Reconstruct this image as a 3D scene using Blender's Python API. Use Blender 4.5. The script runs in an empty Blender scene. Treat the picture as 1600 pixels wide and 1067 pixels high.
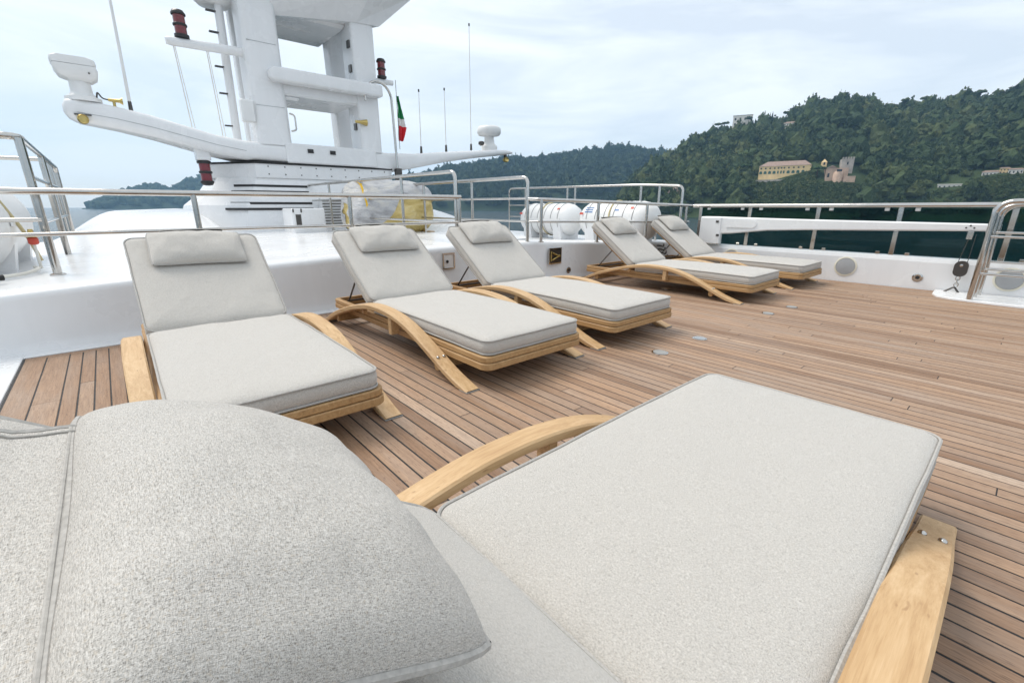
import bpy, math, random
import numpy as np
from mathutils import Vector, noise

random.seed(7)
rng = np.random.default_rng(11)
SC = bpy.context.scene
COL = SC.collection

# ------------------------------------------------------------------ camera
H = 0.90                                    # eye height above the teak deck
FPX = 700.0                                 # focal length in pixels of the 1600 px wide photograph
PITCH = math.atan((533.5 - 321.0) / FPX)
YAW = math.atan((800 - 158) * math.cos(PITCH) / FPX)
cam_d = bpy.data.cameras.new('camera')
cam_d.sensor_width = 36.0
cam_d.lens = FPX / 1600 * 36.0
cam_d.clip_start = 0.02
cam_d.clip_end = 30000
cam = bpy.data.objects.new('camera', cam_d)
COL.objects.link(cam)
cam.location = (0, 0, H)
cam.rotation_euler = (math.radians(90) - PITCH, 0, -YAW)
SC.camera = cam

# ------------------------------------------------------------------ sky, sun, exposure
SUN_AZ = math.radians(-28)                  # from +Y towards +X
SUN_EL = math.radians(58)
world = bpy.data.worlds.new('World')
SC.world = world
world.use_nodes = True
wt = world.node_tree
for n in list(wt.nodes):
    wt.nodes.remove(n)
def wn(t, **k):
    n = wt.nodes.new(t)
    for a, b in k.items():
        setattr(n, a, b)
    return n
w_out = wn('ShaderNodeOutputWorld')
w_bg = wn('ShaderNodeBackground')
w_sky = wn('ShaderNodeTexSky')
w_sky.sky_type = 'NISHITA'
w_sky.sun_disc = False
w_sky.sun_elevation = SUN_EL
w_sky.sun_rotation = SUN_AZ
w_sky.air_density = 1.0
w_sky.dust_density = 0.6
w_sky.ozone_density = 3.0
w_tc = wn('ShaderNodeTexCoord')
w_map = wn('ShaderNodeMapping')
w_map.inputs['Scale'].default_value = (1.1, 1.1, 5.0)
w_map.inputs['Rotation'].default_value = (0.06, -0.05, 0.5)
w_n1 = wn('ShaderNodeTexNoise')
w_n1.inputs['Scale'].default_value = 1.9
w_n1.inputs['Detail'].default_value = 7
w_n1.inputs['Roughness'].default_value = 0.55
w_n1.inputs['Distortion'].default_value = 0.6
w_rmp = wn('ShaderNodeMapRange')
w_rmp.inputs['From Min'].default_value = 0.38
w_rmp.inputs['From Max'].default_value = 0.60
w_rmp.inputs['To Min'].default_value = 0.66
w_rmp.inputs['To Max'].default_value = 0.97
w_mix = wn('ShaderNodeMixRGB')
w_mix.inputs['Color2'].default_value = (8.9, 9.4, 9.75, 1)
w_bg.inputs['Strength'].default_value = 0.105
wl = wt.links.new
wl(w_tc.outputs['Generated'], w_map.inputs['Vector'])
wl(w_map.outputs['Vector'], w_n1.inputs['Vector'])
wl(w_n1.outputs['Fac'], w_rmp.inputs['Value'])
wl(w_rmp.outputs['Result'], w_mix.inputs['Fac'])
wl(w_sky.outputs['Color'], w_mix.inputs['Color1'])
wl(w_mix.outputs['Color'], w_bg.inputs['Color'])
wl(w_bg.outputs['Background'], w_out.inputs['Surface'])

sun_d = bpy.data.lights.new('sun', 'SUN')
sun_d.energy = 2.2
sun_d.angle = math.radians(30)
sun_d.color = (1.0, 0.93, 0.84)
sun = bpy.data.objects.new('sun', sun_d)
COL.objects.link(sun)
_dir = Vector((math.sin(SUN_AZ) * math.cos(SUN_EL), math.cos(SUN_AZ) * math.cos(SUN_EL), math.sin(SUN_EL)))
sun.rotation_euler = _dir.to_track_quat('Z', 'Y').to_euler()
sun.location = (0, 0, 30)
SC.view_settings.view_transform = 'Standard'
SC.view_settings.look = 'None'
SC.view_settings.exposure = 0.30
SC.view_settings.gamma = 1.0
SC.view_settings.use_curve_mapping = False

# ------------------------------------------------------------------ pixel -> place
_f = np.array([math.sin(YAW) * math.cos(PITCH), math.cos(YAW) * math.cos(PITCH), -math.sin(PITCH)])
_r = np.array([math.cos(YAW), -math.sin(YAW), 0.0])
_u = np.cross(_r, _f)
def ray(x, y):
    return (x - 800) / FPX * _r - (y - 533.5) / FPX * _u + _f
def on_y(x, y, Y):
    d = ray(x, y); t = Y / d[1]
    return (d[0] * t, Y, H + d[2] * t)
def on_x(x, y, X):
    d = ray(x, y); t = X / d[0]
    return (X, d[1] * t, H + d[2] * t)
def on_z(x, y, z):
    d = ray(x, y); t = (z - H) / d[2]
    return (d[0] * t, d[1] * t, z)
def az_el(x, y):
    d = ray(x, y)
    return math.atan2(d[0], d[1]), d[2] / math.hypot(d[0], d[1])

# ------------------------------------------------------------------ materials
MATS = {}
def new_mat(name):
    m = bpy.data.materials.new(name)
    m.use_nodes = True
    nt = m.node_tree
    b = nt.nodes['Principled BSDF']
    MATS[name] = m
    return m, nt, b
def N(nt, t, **k):
    n = nt.nodes.new(t)
    for a, v in k.items():
        if a in n.inputs.keys() if hasattr(n.inputs, 'keys') else False:
            n.inputs[a].default_value = v
        else:
            setattr(n, a, v)
    return n
def tex_noise(nt, vec, scale, detail=3, rough=0.5, dist=0.0):
    n = nt.nodes.new('ShaderNodeTexNoise')
    n.inputs['Scale'].default_value = scale
    n.inputs['Detail'].default_value = detail
    n.inputs['Roughness'].default_value = rough
    n.inputs['Distortion'].default_value = dist
    if vec is not None:
        nt.links.new(vec, n.inputs['Vector'])
    return n.outputs['Fac']
def mapping(nt, src, scale=(1, 1, 1), rot=(0, 0, 0), loc=(0, 0, 0)):
    m = nt.nodes.new('ShaderNodeMapping')
    m.inputs['Scale'].default_value = scale
    m.inputs['Rotation'].default_value = rot
    m.inputs['Location'].default_value = loc
    nt.links.new(src, m.inputs['Vector'])
    return m.outputs['Vector']
def coord(nt, which='Object'):
    if which == 'Position':
        return nt.nodes.new('ShaderNodeNewGeometry').outputs['Position']
    return nt.nodes.new('ShaderNodeTexCoord').outputs[which]
def ramp(nt, fac, stops):
    r = nt.nodes.new('ShaderNodeValToRGB')
    e = r.color_ramp.elements
    while len(e) > 2:
        e.remove(e[-1])
    for i, (p, c) in enumerate(stops):
        el = e[i] if i < 2 else e.new(p)
        el.position = p
        el.color = (*c, 1)
    nt.links.new(fac, r.inputs['Fac'])
    return r.outputs['Color']
def mixc(nt, fac, a, b, mode='MIX'):
    m = nt.nodes.new('ShaderNodeMixRGB')
    m.blend_type = mode
    for s, v in (('Fac', fac), ('Color1', a), ('Color2', b)):
        if isinstance(v, (int, float)):
            m.inputs[s].default_value = v
        elif isinstance(v, tuple):
            m.inputs[s].default_value = (*v, 1)
        else:
            nt.links.new(v, m.inputs[s])
    return m.outputs['Color']
def mrange(nt, v, a, b, c, d):
    m = nt.nodes.new('ShaderNodeMapRange')
    for s, x in (('From Min', a), ('From Max', b), ('To Min', c), ('To Max', d)):
        m.inputs[s].default_value = x
    nt.links.new(v, m.inputs['Value'])
    return m.outputs['Result']
def mathn(nt, op, a, b=None):
    m = nt.nodes.new('ShaderNodeMath')
    m.operation = op
    for i, v in enumerate((a, b)):
        if v is None:
            continue
        if isinstance(v, (int, float)):
            m.inputs[i].default_value = v
        else:
            nt.links.new(v, m.inputs[i])
    return m.outputs[0]
def bump(nt, b, hgt, strength=0.3, distance=0.01):
    n = nt.nodes.new('ShaderNodeBump')
    n.inputs['Strength'].default_value = strength
    n.inputs['Distance'].default_value = distance
    nt.links.new(hgt, n.inputs['Height'])
    nt.links.new(n.outputs['Normal'], b.inputs['Normal'])
def plain(name, col, rough=0.5, metal=0.0, var=0.08, vscale=6.0, coat=0.0, spec=None):
    m, nt, b = new_mat(name)
    n = tex_noise(nt, coord(nt), vscale, 4)
    lo = tuple(c * (1 - var) for c in col)
    hi = tuple(min(1, c * (1 + var)) for c in col)
    c = ramp(nt, n, [(0.3, lo), (0.7, hi)])
    nt.links.new(c, b.inputs['Base Color'])
    b.inputs['Roughness'].default_value = rough
    b.inputs['Metallic'].default_value = metal
    b.inputs['Coat Weight'].default_value = coat
    if spec is not None:
        b.inputs['Specular IOR Level'].default_value = spec
    nr = tex_noise(nt, coord(nt), vscale * 7, 3)
    nt.links.new(mrange(nt, nr, 0.3, 0.7, rough * 0.85, min(1, rough * 1.15)), b.inputs['Roughness'])
    return m

def painted():
    m, nt, b = new_mat('white_paint')
    co = coord(nt)
    st = tex_noise(nt, mapping(nt, co, (5, 5, 0.7)), 1.0, 5, 0.65)
    bl = tex_noise(nt, co, 1.4, 5, 0.6)
    c = ramp(nt, st, [(0.35, (0.765, 0.77, 0.775)), (0.62, (0.80, 0.805, 0.81))])
    c = mixc(nt, mrange(nt, bl, 0.52, 0.75, 0.0, 0.35), c, (0.70, 0.70, 0.69))
    nt.links.new(c, b.inputs['Base Color'])
    nt.links.new(mrange(nt, bl, 0.3, 0.7, 0.20, 0.34), b.inputs['Roughness'])
    wv = tex_noise(nt, co, 2.2, 2, 0.5)
    bump(nt, b, wv, 0.25, 0.02)
painted()
plain('white_plastic', (0.78, 0.78, 0.77), 0.38, var=0.04, vscale=3)
plain('cream_plastic', (0.72, 0.69, 0.58), 0.5)
plain('stainless', (0.54, 0.52, 0.49), 0.11, metal=1.0, var=0.05, vscale=9)
plain('dark_metal', (0.10, 0.095, 0.09), 0.35, metal=0.8)
plain('black_rubber', (0.016, 0.016, 0.017), 0.6)
plain('grey_mesh', (0.36, 0.37, 0.38), 0.6)
plain('grey_pad', (0.30, 0.30, 0.29), 0.7)
plain('brass', (0.55, 0.42, 0.16), 0.3, metal=1.0)
plain('red_lens', (0.16, 0.006, 0.012), 0.15, coat=0.6)
plain('black_paint_and_shade', (0.02, 0.019, 0.019), 0.35)
plain('blue_print', (0.03, 0.16, 0.42), 0.5)
plain('red_print', (0.55, 0.07, 0.04), 0.5)
plain('yellow_strap', (0.80, 0.50, 0.02), 0.55)
plain('rope_white', (0.70, 0.68, 0.62), 0.8)
plain('rope_tan', (0.52, 0.44, 0.25), 0.8)
plain('flag_green', (0.01, 0.22, 0.07), 0.8)
plain('flag_white', (0.75, 0.74, 0.72), 0.8)
plain('flag_red', (0.60, 0.02, 0.03), 0.8)
plain('caulk', (0.012, 0.011, 0.011), 0.65)
plain('stucco_yellow', (0.78, 0.58, 0.31), 0.9, var=0.12, vscale=0.3)
plain('stucco_white', (0.78, 0.73, 0.66), 0.9, var=0.1, vscale=0.3)
plain('stone_pink', (0.55, 0.39, 0.29), 0.9, var=0.22, vscale=0.35)
plain('stone_grey', (0.40, 0.37, 0.33), 0.9, var=0.22, vscale=0.4)
plain('roof_tile', (0.30, 0.215, 0.175), 0.9, var=0.2, vscale=0.8)
plain('shutter_green', (0.05, 0.13, 0.11), 0.7)
plain('window_dark', (0.03, 0.035, 0.04), 0.2)
plain('rock', (0.27, 0.21, 0.17), 0.95, var=0.45, vscale=0.09)
plain('bark', (0.09, 0.065, 0.045), 0.95)

def fabric(name, lo, mid, hi):
    m, nt, b = new_mat(name)
    co = coord(nt)
    sl1 = tex_noise(nt, mapping(nt, co, (260, 1500, 1000)), 1.0, 2, 0.6, 0.15)     # weft slubs
    sl2 = tex_noise(nt, mapping(nt, co, (1500, 260, 1000)), 1.0, 2, 0.6, 0.15)     # warp slubs
    fine = tex_noise(nt, mapping(nt, co, (1500, 1500, 1500)), 1.0, 1, 0.5)
    big = tex_noise(nt, co, 5.0, 4, 0.55)
    s = mathn(nt, 'ADD', mathn(nt, 'MULTIPLY', sl1, 0.46), mathn(nt, 'MULTIPLY', sl2, 0.38))
    s = mathn(nt, 'ADD', s, mathn(nt, 'MULTIPLY', fine, 0.16))
    c = ramp(nt, s, [(0.36, lo), (0.48, mid), (0.62, hi)])
    c = mixc(nt, mrange(nt, big, 0.3, 0.7, 0.0, 0.10), c, mid)
    tint = tex_noise(nt, mapping(nt, co, (480, 480, 480), loc=(3, 5, 1)), 1.0, 1)
    c = mixc(nt, mrange(nt, tint, 0.58, 0.72, 0.0, 0.30), c, (0.52, 0.43, 0.32))
    nt.links.new(c, b.inputs['Base Color'])
    b.inputs['Roughness'].default_value = 0.92
    b.inputs['Specular IOR Level'].default_value = 0.2
    b.inputs['Sheen Weight'].default_value = 0.25
    b.inputs['Sheen Roughness'].default_value = 0.5
    wr = tex_noise(nt, mapping(nt, co, (9, 6, 9)), 1.0, 3, 0.5)
    hgt = mathn(nt, 'ADD', mathn(nt, 'MULTIPLY', s, 0.0016), mathn(nt, 'MULTIPLY', wr, 0.010))
    bump(nt, b, hgt, 0.9, 1.0)
    return m
fabric('fabric', (0.205, 0.190, 0.168), (0.462, 0.438, 0.402), (0.69, 0.660, 0.612))
fabric('fabric_side', (0.22, 0.215, 0.21), (0.40, 0.39, 0.38), (0.58, 0.57, 0.55))
plain('piping', (0.40, 0.385, 0.36), 0.9, var=0.15, vscale=200)

def wood(name, cols, along=1, spots=True):
    m, nt, b = new_mat(name)
    co = coord(nt)
    oi = nt.nodes.new('ShaderNodeObjectInfo')
    add = nt.nodes.new('ShaderNodeVectorMath'); add.operation = 'ADD'
    nt.links.new(co, add.inputs[0])
    cmb = nt.nodes.new('ShaderNodeCombineXYZ')
    nt.links.new(mathn(nt, 'MULTIPLY', oi.outputs['Random'], 37.0), cmb.inputs[0])
    nt.links.new(mathn(nt, 'MULTIPLY', oi.outputs['Random'], 19.0), cmb.inputs[1])
    nt.links.new(cmb.outputs[0], add.inputs[1])
    v = add.outputs[0]
    sc = [55, 55, 55]; sc[along] = 3.0
    g1 = tex_noise(nt, mapping(nt, v, tuple(sc)), 1.0, 5, 0.62, 0.7)
    sc2 = [320, 320, 320]; sc2[along] = 14
    g2 = tex_noise(nt, mapping(nt, v, tuple(sc2)), 1.0, 2, 0.5)
    c = ramp(nt, mathn(nt, 'ADD', mathn(nt, 'MULTIPLY', g1, 0.7), mathn(nt, 'MULTIPLY', g2, 0.3)),
             [(0.32, cols[0]), (0.5, cols[1]), (0.68, cols[2])])
    blo = tex_noise(nt, v, 4.0, 3)
    c = mixc(nt, mrange(nt, blo, 0.35, 0.7, 0.0, 0.35), c, cols[0])
    if spots:
        sc3 = [60, 60, 60]; sc3[along] = 22
        sp = tex_noise(nt, mapping(nt, v, tuple(sc3), loc=(9, 2, 4)), 1.0, 1)
        c = mixc(nt, mrange(nt, sp, 0.72, 0.77, 0.0, 0.5), c, (0.26, 0.13, 0.05))
    nt.links.new(c, b.inputs['Base Color'])
    b.inputs['Roughness'].default_value = 0.55
    bump(nt, b, g2, 0.25, 0.002)
    return m
wood('teak_arm', ((0.42, 0.25, 0.115), (0.56, 0.37, 0.19), (0.66, 0.465, 0.265)))
wood('teak_frame', ((0.30, 0.165, 0.065), (0.43, 0.26, 0.115), (0.53, 0.35, 0.17)))
wood('teak_frame_end', ((0.40, 0.23, 0.085), (0.53, 0.33, 0.14), (0.60, 0.41, 0.20)), along=0, spots=False)

def plank_mat():
    m, nt, b = new_mat('deck_teak')
    at = nt.nodes.new('ShaderNodeAttribute'); at.attribute_name = 'tone'
    tone = at.outputs['Fac']
    pos = coord(nt, 'Position')
    add = nt.nodes.new('ShaderNodeVectorMath'); add.operation = 'ADD'
    nt.links.new(pos, add.inputs[0])
    cmb = nt.nodes.new('ShaderNodeCombineXYZ')
    nt.links.new(mathn(nt, 'MULTIPLY', tone, 43.0), cmb.inputs[1])
    nt.links.new(cmb.outputs[0], add.inputs[1])
    v = add.outputs[0]
    base = ramp(nt, tone, [(0.0, (0.245, 0.142, 0.080)), (0.25, (0.325, 0.203, 0.124)), (0.5, (0.372, 0.252, 0.168)),
                           (0.75, (0.405, 0.255, 0.155)), (1.0, (0.485, 0.360, 0.262))])
    g1 = tex_noise(nt, mapping(nt, v, (130, 5, 1)), 1.0, 5, 0.65, 0.4)
    g2 = tex_noise(nt, mapping(nt, v, (420, 30, 1)), 1.0, 2, 0.5)
    grey = tex_noise(nt, mapping(nt, v, (9, 1.2, 1)), 1.0, 4, 0.6)
    c = mixc(nt, mrange(nt, g1, 0.28, 0.72, 0.0, 1.0), (0.66, 0.62, 0.60), (1.20, 1.20, 1.20))
    c = mixc(nt, 1.0, base, c, 'MULTIPLY')
    c = mixc(nt, mrange(nt, grey, 0.45, 0.75, 0.0, 0.55), c, (0.355, 0.290, 0.240))
    c = mixc(nt, mrange(nt, g2, 0.58, 0.70, 0.0, 0.75), c, (0.11, 0.062, 0.040))
    stain = tex_noise(nt, mapping(nt, pos, (1.1, 0.7, 1)), 1.0, 5, 0.6)
    c = mixc(nt, mrange(nt, stain, 0.50, 0.72, 0.0, 0.30), c, (0.20, 0.135, 0.095))
    nt.links.new(c, b.inputs['Base Color'])
    b.inputs['Roughness'].default_value = 0.62
    bump(nt, b, mathn(nt, 'ADD', g1, mathn(nt, 'MULTIPLY', g2, 0.6)), 0.35, 0.002)
plank_mat()

def glass_mat():
    m, nt, b = new_mat('tinted_glass')
    nt.nodes.remove(b)
    out = nt.nodes['Material Output']
    tr = nt.nodes.new('ShaderNodeBsdfTransparent'); tr.inputs['Color'].default_value = (0.30, 0.46, 0.47, 1)
    gl = nt.nodes.new('ShaderNodeBsdfGlossy'); gl.inputs['Roughness'].default_value = 0.02
    gl.inputs['Color'].default_value = (0.75, 0.8, 0.8, 1)
    fr = nt.nodes.new('ShaderNodeFresnel'); fr.inputs['IOR'].default_value = 1.4
    mx = nt.nodes.new('ShaderNodeMixShader')
    nt.links.new(mathn(nt, 'MULTIPLY', fr.outputs['Fac'], 0.5), mx.inputs['Fac'])
    nt.links.new(tr.outputs[0], mx.inputs[1]); nt.links.new(gl.outputs[0], mx.inputs[2])
    nt.links.new(mx.outputs[0], out.inputs['Surface'])
glass_mat()

def foliage(name, lo, mid, hi, sc=0.12):
    m, nt, b = new_mat(name)
    pos = coord(nt, 'Position')
    at = nt.nodes.new('ShaderNodeAttribute'); at.attribute_name = 'tone'
    f = tex_noise(nt, pos, 0.9, 4, 0.7)
    big = tex_noise(nt, pos, 0.018, 3, 0.6)
    s = mathn(nt, 'ADD', mathn(nt, 'MULTIPLY', at.outputs['Fac'], 0.50), mathn(nt, 'MULTIPLY', f, 0.30))
    s = mathn(nt, 'ADD', s, mathn(nt, 'MULTIPLY', big, 0.25))
    c = ramp(nt, s, [(0.22, lo), (0.52, mid), (0.86, hi)])
    nt.links.new(c, b.inputs['Base Color'])
    b.inputs['Roughness'].default_value = 0.85
    b.inputs['Specular IOR Level'].default_value = 0.15
    bump(nt, b, f, 1.0, 1.6)
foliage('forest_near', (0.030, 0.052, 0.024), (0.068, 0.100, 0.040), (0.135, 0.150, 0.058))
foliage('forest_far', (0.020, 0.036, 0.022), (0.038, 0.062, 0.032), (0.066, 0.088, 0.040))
foliage('cypress_green', (0.014, 0.028, 0.018), (0.024, 0.042, 0.024), (0.04, 0.06, 0.03))
foliage('pine_green', (0.022, 0.045, 0.02), (0.045, 0.085, 0.03), (0.08, 0.13, 0.045))

def sea_mat():
    m, nt, b = new_mat('sea_water')
    pos = coord(nt, 'Position')
    b.inputs['Base Color'].default_value = (0.006, 0.030, 0.040, 1)
    b.inputs['Roughness'].default_value = 0.12
    b.inputs['IOR'].default_value = 1.33
    a = tex_noise(nt, mapping(nt, pos, (0.35, 0.35, 1)), 1.0, 6, 0.6)
    c = tex_noise(nt, mapping(nt, pos, (0.03, 0.05, 1)), 1.0, 4, 0.6)
    bump(nt, b, mathn(nt, 'ADD', a, mathn(nt, 'MULTIPLY', c, 2.0)), 1.0, 1.8)
sea_mat()

def plastic_wrap():
    m, nt, b = new_mat('plastic_wrap')
    co = coord(nt)
    n = tex_noise(nt, mapping(nt, co, (2.0, 2.0, 5.0)), 1.0, 4, 0.6, 1.2)
    c = ramp(nt, n, [(0.32, (0.30, 0.30, 0.31)), (0.5, (0.50, 0.50, 0.51)), (0.64, (0.62, 0.60, 0.56))])
    nt.links.new(c, b.inputs['Base Color'])
    b.inputs['Roughness'].default_value = 0.28
    k = tex_noise(nt, mapping(nt, co, (3.0, 3.0, 11.0), rot=(0, 0.4, 0.2)), 1.0, 5, 0.65, 1.5)
    bump(nt, b, k, 0.8, 0.06)
    m, nt, b = new_mat('tan_canvas')
    co = coord(nt)
    n = tex_noise(nt, mapping(nt, co, (3, 3, 6)), 1.0, 4, 0.6, 0.8)
    c = ramp(nt, n, [(0.3, (0.38, 0.27, 0.07)), (0.5, (0.60, 0.46, 0.17)), (0.7, (0.70, 0.58, 0.30))])
    nt.links.new(c, b.inputs['Base Color'])
    b.inputs['Roughness'].default_value = 0.4
    k = tex_noise(nt, mapping(nt, co, (4, 4, 9)), 1.0, 4, 0.6, 1.2)
    bump(nt, b, k, 0.9, 0.06)
plastic_wrap()

# ------------------------------------------------------------------ mesh helpers
class MB:
    def __init__(s):
        s.v = []; s.f = []; s.sm = []
    def add(s, verts, faces, smooth=False):
        o = len(s.v)
        s.v += [tuple(map(float, p)) for p in verts]
        for f in faces:
            s.f.append(tuple(i + o for i in f)); s.sm.append(smooth)
        return s
    def box(s, x0, x1, y0, y1, z0, z1, bev=0.0):
        if bev <= 0:
            v = [(x, y, z) for z in (z0, z1) for y in (y0, y1) for x in (x0, x1)]
            f = [(0, 2, 3, 1), (4, 5, 7, 6), (0, 1, 5, 4), (2, 6, 7, 3), (0, 4, 6, 2), (1, 3, 7, 5)]
            return s.add(v, f)
        b = bev
        rings = []
        for z, ins in ((z0, b), (z0 + b, 0), (z1 - b, 0), (z1, b)):
            a0, a1, c0, c1 = x0 + ins, x1 - ins, y0 + ins, y1 - ins
            k = b if ins == 0 else b * 0.4
            rings.append([(a0 + k, c0, z), (a1 - k, c0, z), (a1, c0 + k, z), (a1, c1 - k, z),
                          (a1 - k, c1, z), (a0 + k, c1, z), (a0, c1 - k, z), (a0, c0 + k, z)])
        return s.loft(rings, closed=True, caps=True)
    def loft(s, rings, closed=True, caps=True, smooth=False):
        n = len(rings[0]); v = [p for r in rings for p in r]; f = []
        for i in range(len(rings) - 1):
            for j in range(n if closed else n - 1):
                a = i * n + j; b = i * n + (j + 1) % n
                f.append((a, b, b + n, a + n))
        if caps and closed:
            f.append(tuple(range(n - 1, -1, -1)))
            f.append(tuple((len(rings) - 1) * n + k for k in range(n)))
        return s.add(v, f, smooth)
    def tube(s, pts, r, n=10, caps=True):
        P = [Vector(p) for p in pts]
        rings = []; prev = None
        for i, p in enumerate(P):
            if i == 0: t = P[1] - p
            elif i == len(P) - 1: t = p - P[i - 1]
            else: t = (P[i + 1] - p).normalized() + (p - P[i - 1]).normalized()
            t.normalize()
            if prev is None:
                a = Vector((0, 0, 1)) if abs(t.z) < 0.9 else Vector((1, 0, 0))
                prev = (a - t * a.dot(t)).normalized()
            else:
                prev = (prev - t * prev.dot(t)).normalized()
            q = t.cross(prev)
            rr = r[i] if isinstance(r, (list, tuple)) else r
            rings.append([p + (prev * math.cos(2 * math.pi * k / n) + q * math.sin(2 * math.pi * k / n)) * rr for k in range(n)])
        return s.loft(rings, True, caps, True)
    def lathe(s, c, prof, n=20, axis='z'):
        rings = []
        for r, h in prof:
            ring = []
            for k in range(n):
                a = 2 * math.pi * k / n
                u, w = r * math.cos(a), r * math.sin(a)
                if axis == 'z': ring.append((c[0] + u, c[1] + w, c[2] + h))
                elif axis == 'y': ring.append((c[0] + u, c[1] + h, c[2] - w))
                else: ring.append((c[0] + h, c[1] + u, c[2] + w))
            rings.append(ring)
        return s.loft(rings, True, True, True)
    def build(s, name, mat, parent=None, org=(0, 0, 0), tone=None, sharp=True, ang=50):
        me = bpy.data.meshes.new(name)
        me.from_pydata([(p[0] - org[0], p[1] - org[1], p[2] - org[2]) for p in s.v], [], s.f)
        me.polygons.foreach_set('use_smooth', s.sm)
        if isinstance(mat, str):
            me.materials.append(MATS[mat])
        if tone is not None:
            at = me.attributes.new('tone', 'FLOAT', 'POINT')
            at.data.foreach_set('value', [tone] * len(s.v) if isinstance(tone, (int, float)) else tone)
        me.update()
        if sharp and any(s.sm):
            me.set_sharp_from_angle(angle=math.radians(ang))
        o = bpy.data.objects.new(name, me)
        COL.objects.link(o)
        if parent is not None:
            o.parent = parent
        return o

def tag(o, label, cat, group=None):
    o['label'] = label; o['category'] = cat
    if group: o['group'] = group
    return o
def struct(o):
    o['kind'] = 'structure'; return o
class Thing:
    """An empty at the thing's base; parts are built in world coordinates and stored relative to it."""
    def __init__(s, name, label, cat, loc, group=None):
        s.o = bpy.data.objects.new(name, None); COL.objects.link(s.o)
        s.o.empty_display_size = 0.1
        s.o.location = loc; s.loc = tuple(loc)
        tag(s.o, label, cat, group)
    def part(s, name, mb, mat, parent=None, label=None):
        o = mb.build(name, mat, parent or s.o, s.loc)
        if label: o['label'] = label
        return o
def single(name, mb, mat, label, cat, loc, group=None):
    o = mb.build(name, mat, None, loc); o.location = loc
    return tag(o, label, cat, group)
def copy_tree(o, parent=None):
    c = o.copy(); COL.objects.link(c)
    if parent is not None: c.parent = parent
    for ch in list(o.children):
        copy_tree(ch, c)
    return c
def fillet(pts, r, n=5):
    P = [Vector(p) for p in pts]; out = [P[0]]
    for i in range(1, len(P) - 1):
        a = (P[i - 1] - P[i]); b = (P[i + 1] - P[i])
        d = min(r, a.length * 0.49, b.length * 0.49)
        p0 = P[i] + a.normalized() * d; p1 = P[i] + b.normalized() * d
        for k in range(n + 1):
            t = k / n
            out.append(p0 * (1 - t) ** 2 + P[i] * 2 * t * (1 - t) + p1 * t * t)
    out.append(P[-1]); return out
def catmull(pts, n=6):
    P = [Vector(p) for p in pts]; P = [P[0] * 2 - P[1]] + P + [P[-1] * 2 - P[-2]]; out = []
    for i in range(1, len(P) - 2):
        for k in range(n):
            t = k / n; a, b, c, d = P[i - 1], P[i], P[i + 1], P[i + 2]
            out.append(0.5 * ((2 * b) + (c - a) * t + (2 * a - 5 * b + 4 * c - d) * t * t + (3 * b - a - 3 * c + d) * t ** 3))
    out.append(P[-2]); return out
def rrect(a0, a1, b0, b1, r, n=5):
    out = []
    for cx, cy, st in ((a1 - r, b1 - r, 0), (a0 + r, b1 - r, 90), (a0 + r, b0 + r, 180), (a1 - r, b0 + r, 270)):
        for k in range(n + 1):
            t = math.radians(st + 90 * k / n)
            out.append((cx + r * math.cos(t), cy + r * math.sin(t)))
    return out

# ------------------------------------------------------------------ sea, hills, woods, houses on the shore
SEA = -8.0
def disc(name, z, R, mat):
    m = MB(); rings = [2.0, 8, 30, 90, 250, 700, 1800, R]; n = 64
    v = [(0, 0, z)]; f = []
    for r in rings:
        v += [(r * math.cos(2 * math.pi * k / n), r * math.sin(2 * math.pi * k / n), z) for k in range(n)]
    for k in range(n):
        f.append((0, 1 + k, 1 + (k + 1) % n))
        for i in range(len(rings) - 1):
            a = 1 + i * n + k; b = 1 + i * n + (k + 1) % n
            f.append((a, a + n, b + n, b))
    return m.add(v, f).build(name, mat)
struct(disc('sea', SEA, 2400.0, 'sea_water'))

def fbm(x, y, s, seed=0.0):
    return noise.fractal((x * s + seed, y * s - seed, seed), 1.0, 2.1, 4)

class Hill:
    def __init__(s, skyline, d0, d1, tree_h, seed, shape=0.8):
        a = sorted(az_el(*p) for p in skyline)
        s.az = np.array([p[0] for p in a]); s.el = np.array([p[1] for p in a])
        s.d0, s.d1, s.th, s.seed, s.shape = d0, d1, tree_h, seed, shape
        s.lo, s.hi = s.az[0], s.az[-1]
    def z(s, az, d):
        zr = H + s.d1 * float(np.interp(az, s.az, s.el)) - s.th * 0.8
        zr = max(zr, SEA + 0.5)
        t = (d - s.d0) / (s.d1 - s.d0)
        x, y = d * math.sin(az), d * math.cos(az)
        if t <= 0:
            return SEA - 3 + 3 * max(0, 1 + t * 8)
        if t <= 1:
            k = 0.10 * min(1, t * 20) + 0.90 * t ** s.shape
        else:
            k = 1 - (t - 1) * 0.55
        amp = (zr - SEA) * 0.13 * max(0.0, math.sin(math.pi * min(1.0, t)))
        return SEA + (zr - SEA) * k + amp * fbm(x, y, 1 / 90.0, s.seed)
    def mesh(s, name, mat, na, nd):
        m = MB(); v = []; f = []
        ds = np.concatenate([np.linspace(s.d0 * 0.97, s.d1, nd), np.linspace(s.d1, s.d1 * 1.35, 8)[1:]])
        for a in np.linspace(s.lo, s.hi, na):
            for d in ds:
                v.append((d * math.sin(a), d * math.cos(a), s.z(a, d)))
        k = len(ds)
        for i in range(na - 1):
            for j in range(k - 1):
                f.append((i * k + j, i * k + j + 1, (i + 1) * k + j + 1, (i + 1) * k + j))
        m.add(v, f, True)
        o = m.build(name, mat, tone=0.35, sharp=False)
        return struct(o)
    def hit(s, px, py):
        az, el = az_el(px, py)
        for d in np.arange(s.d0, s.d1 * 1.05, 2.0):
            if s.z(az, d) >= H + d * el:
                return az, d, s.z(az, d)
        return az, s.d1, s.z(az, s.d1)

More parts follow.
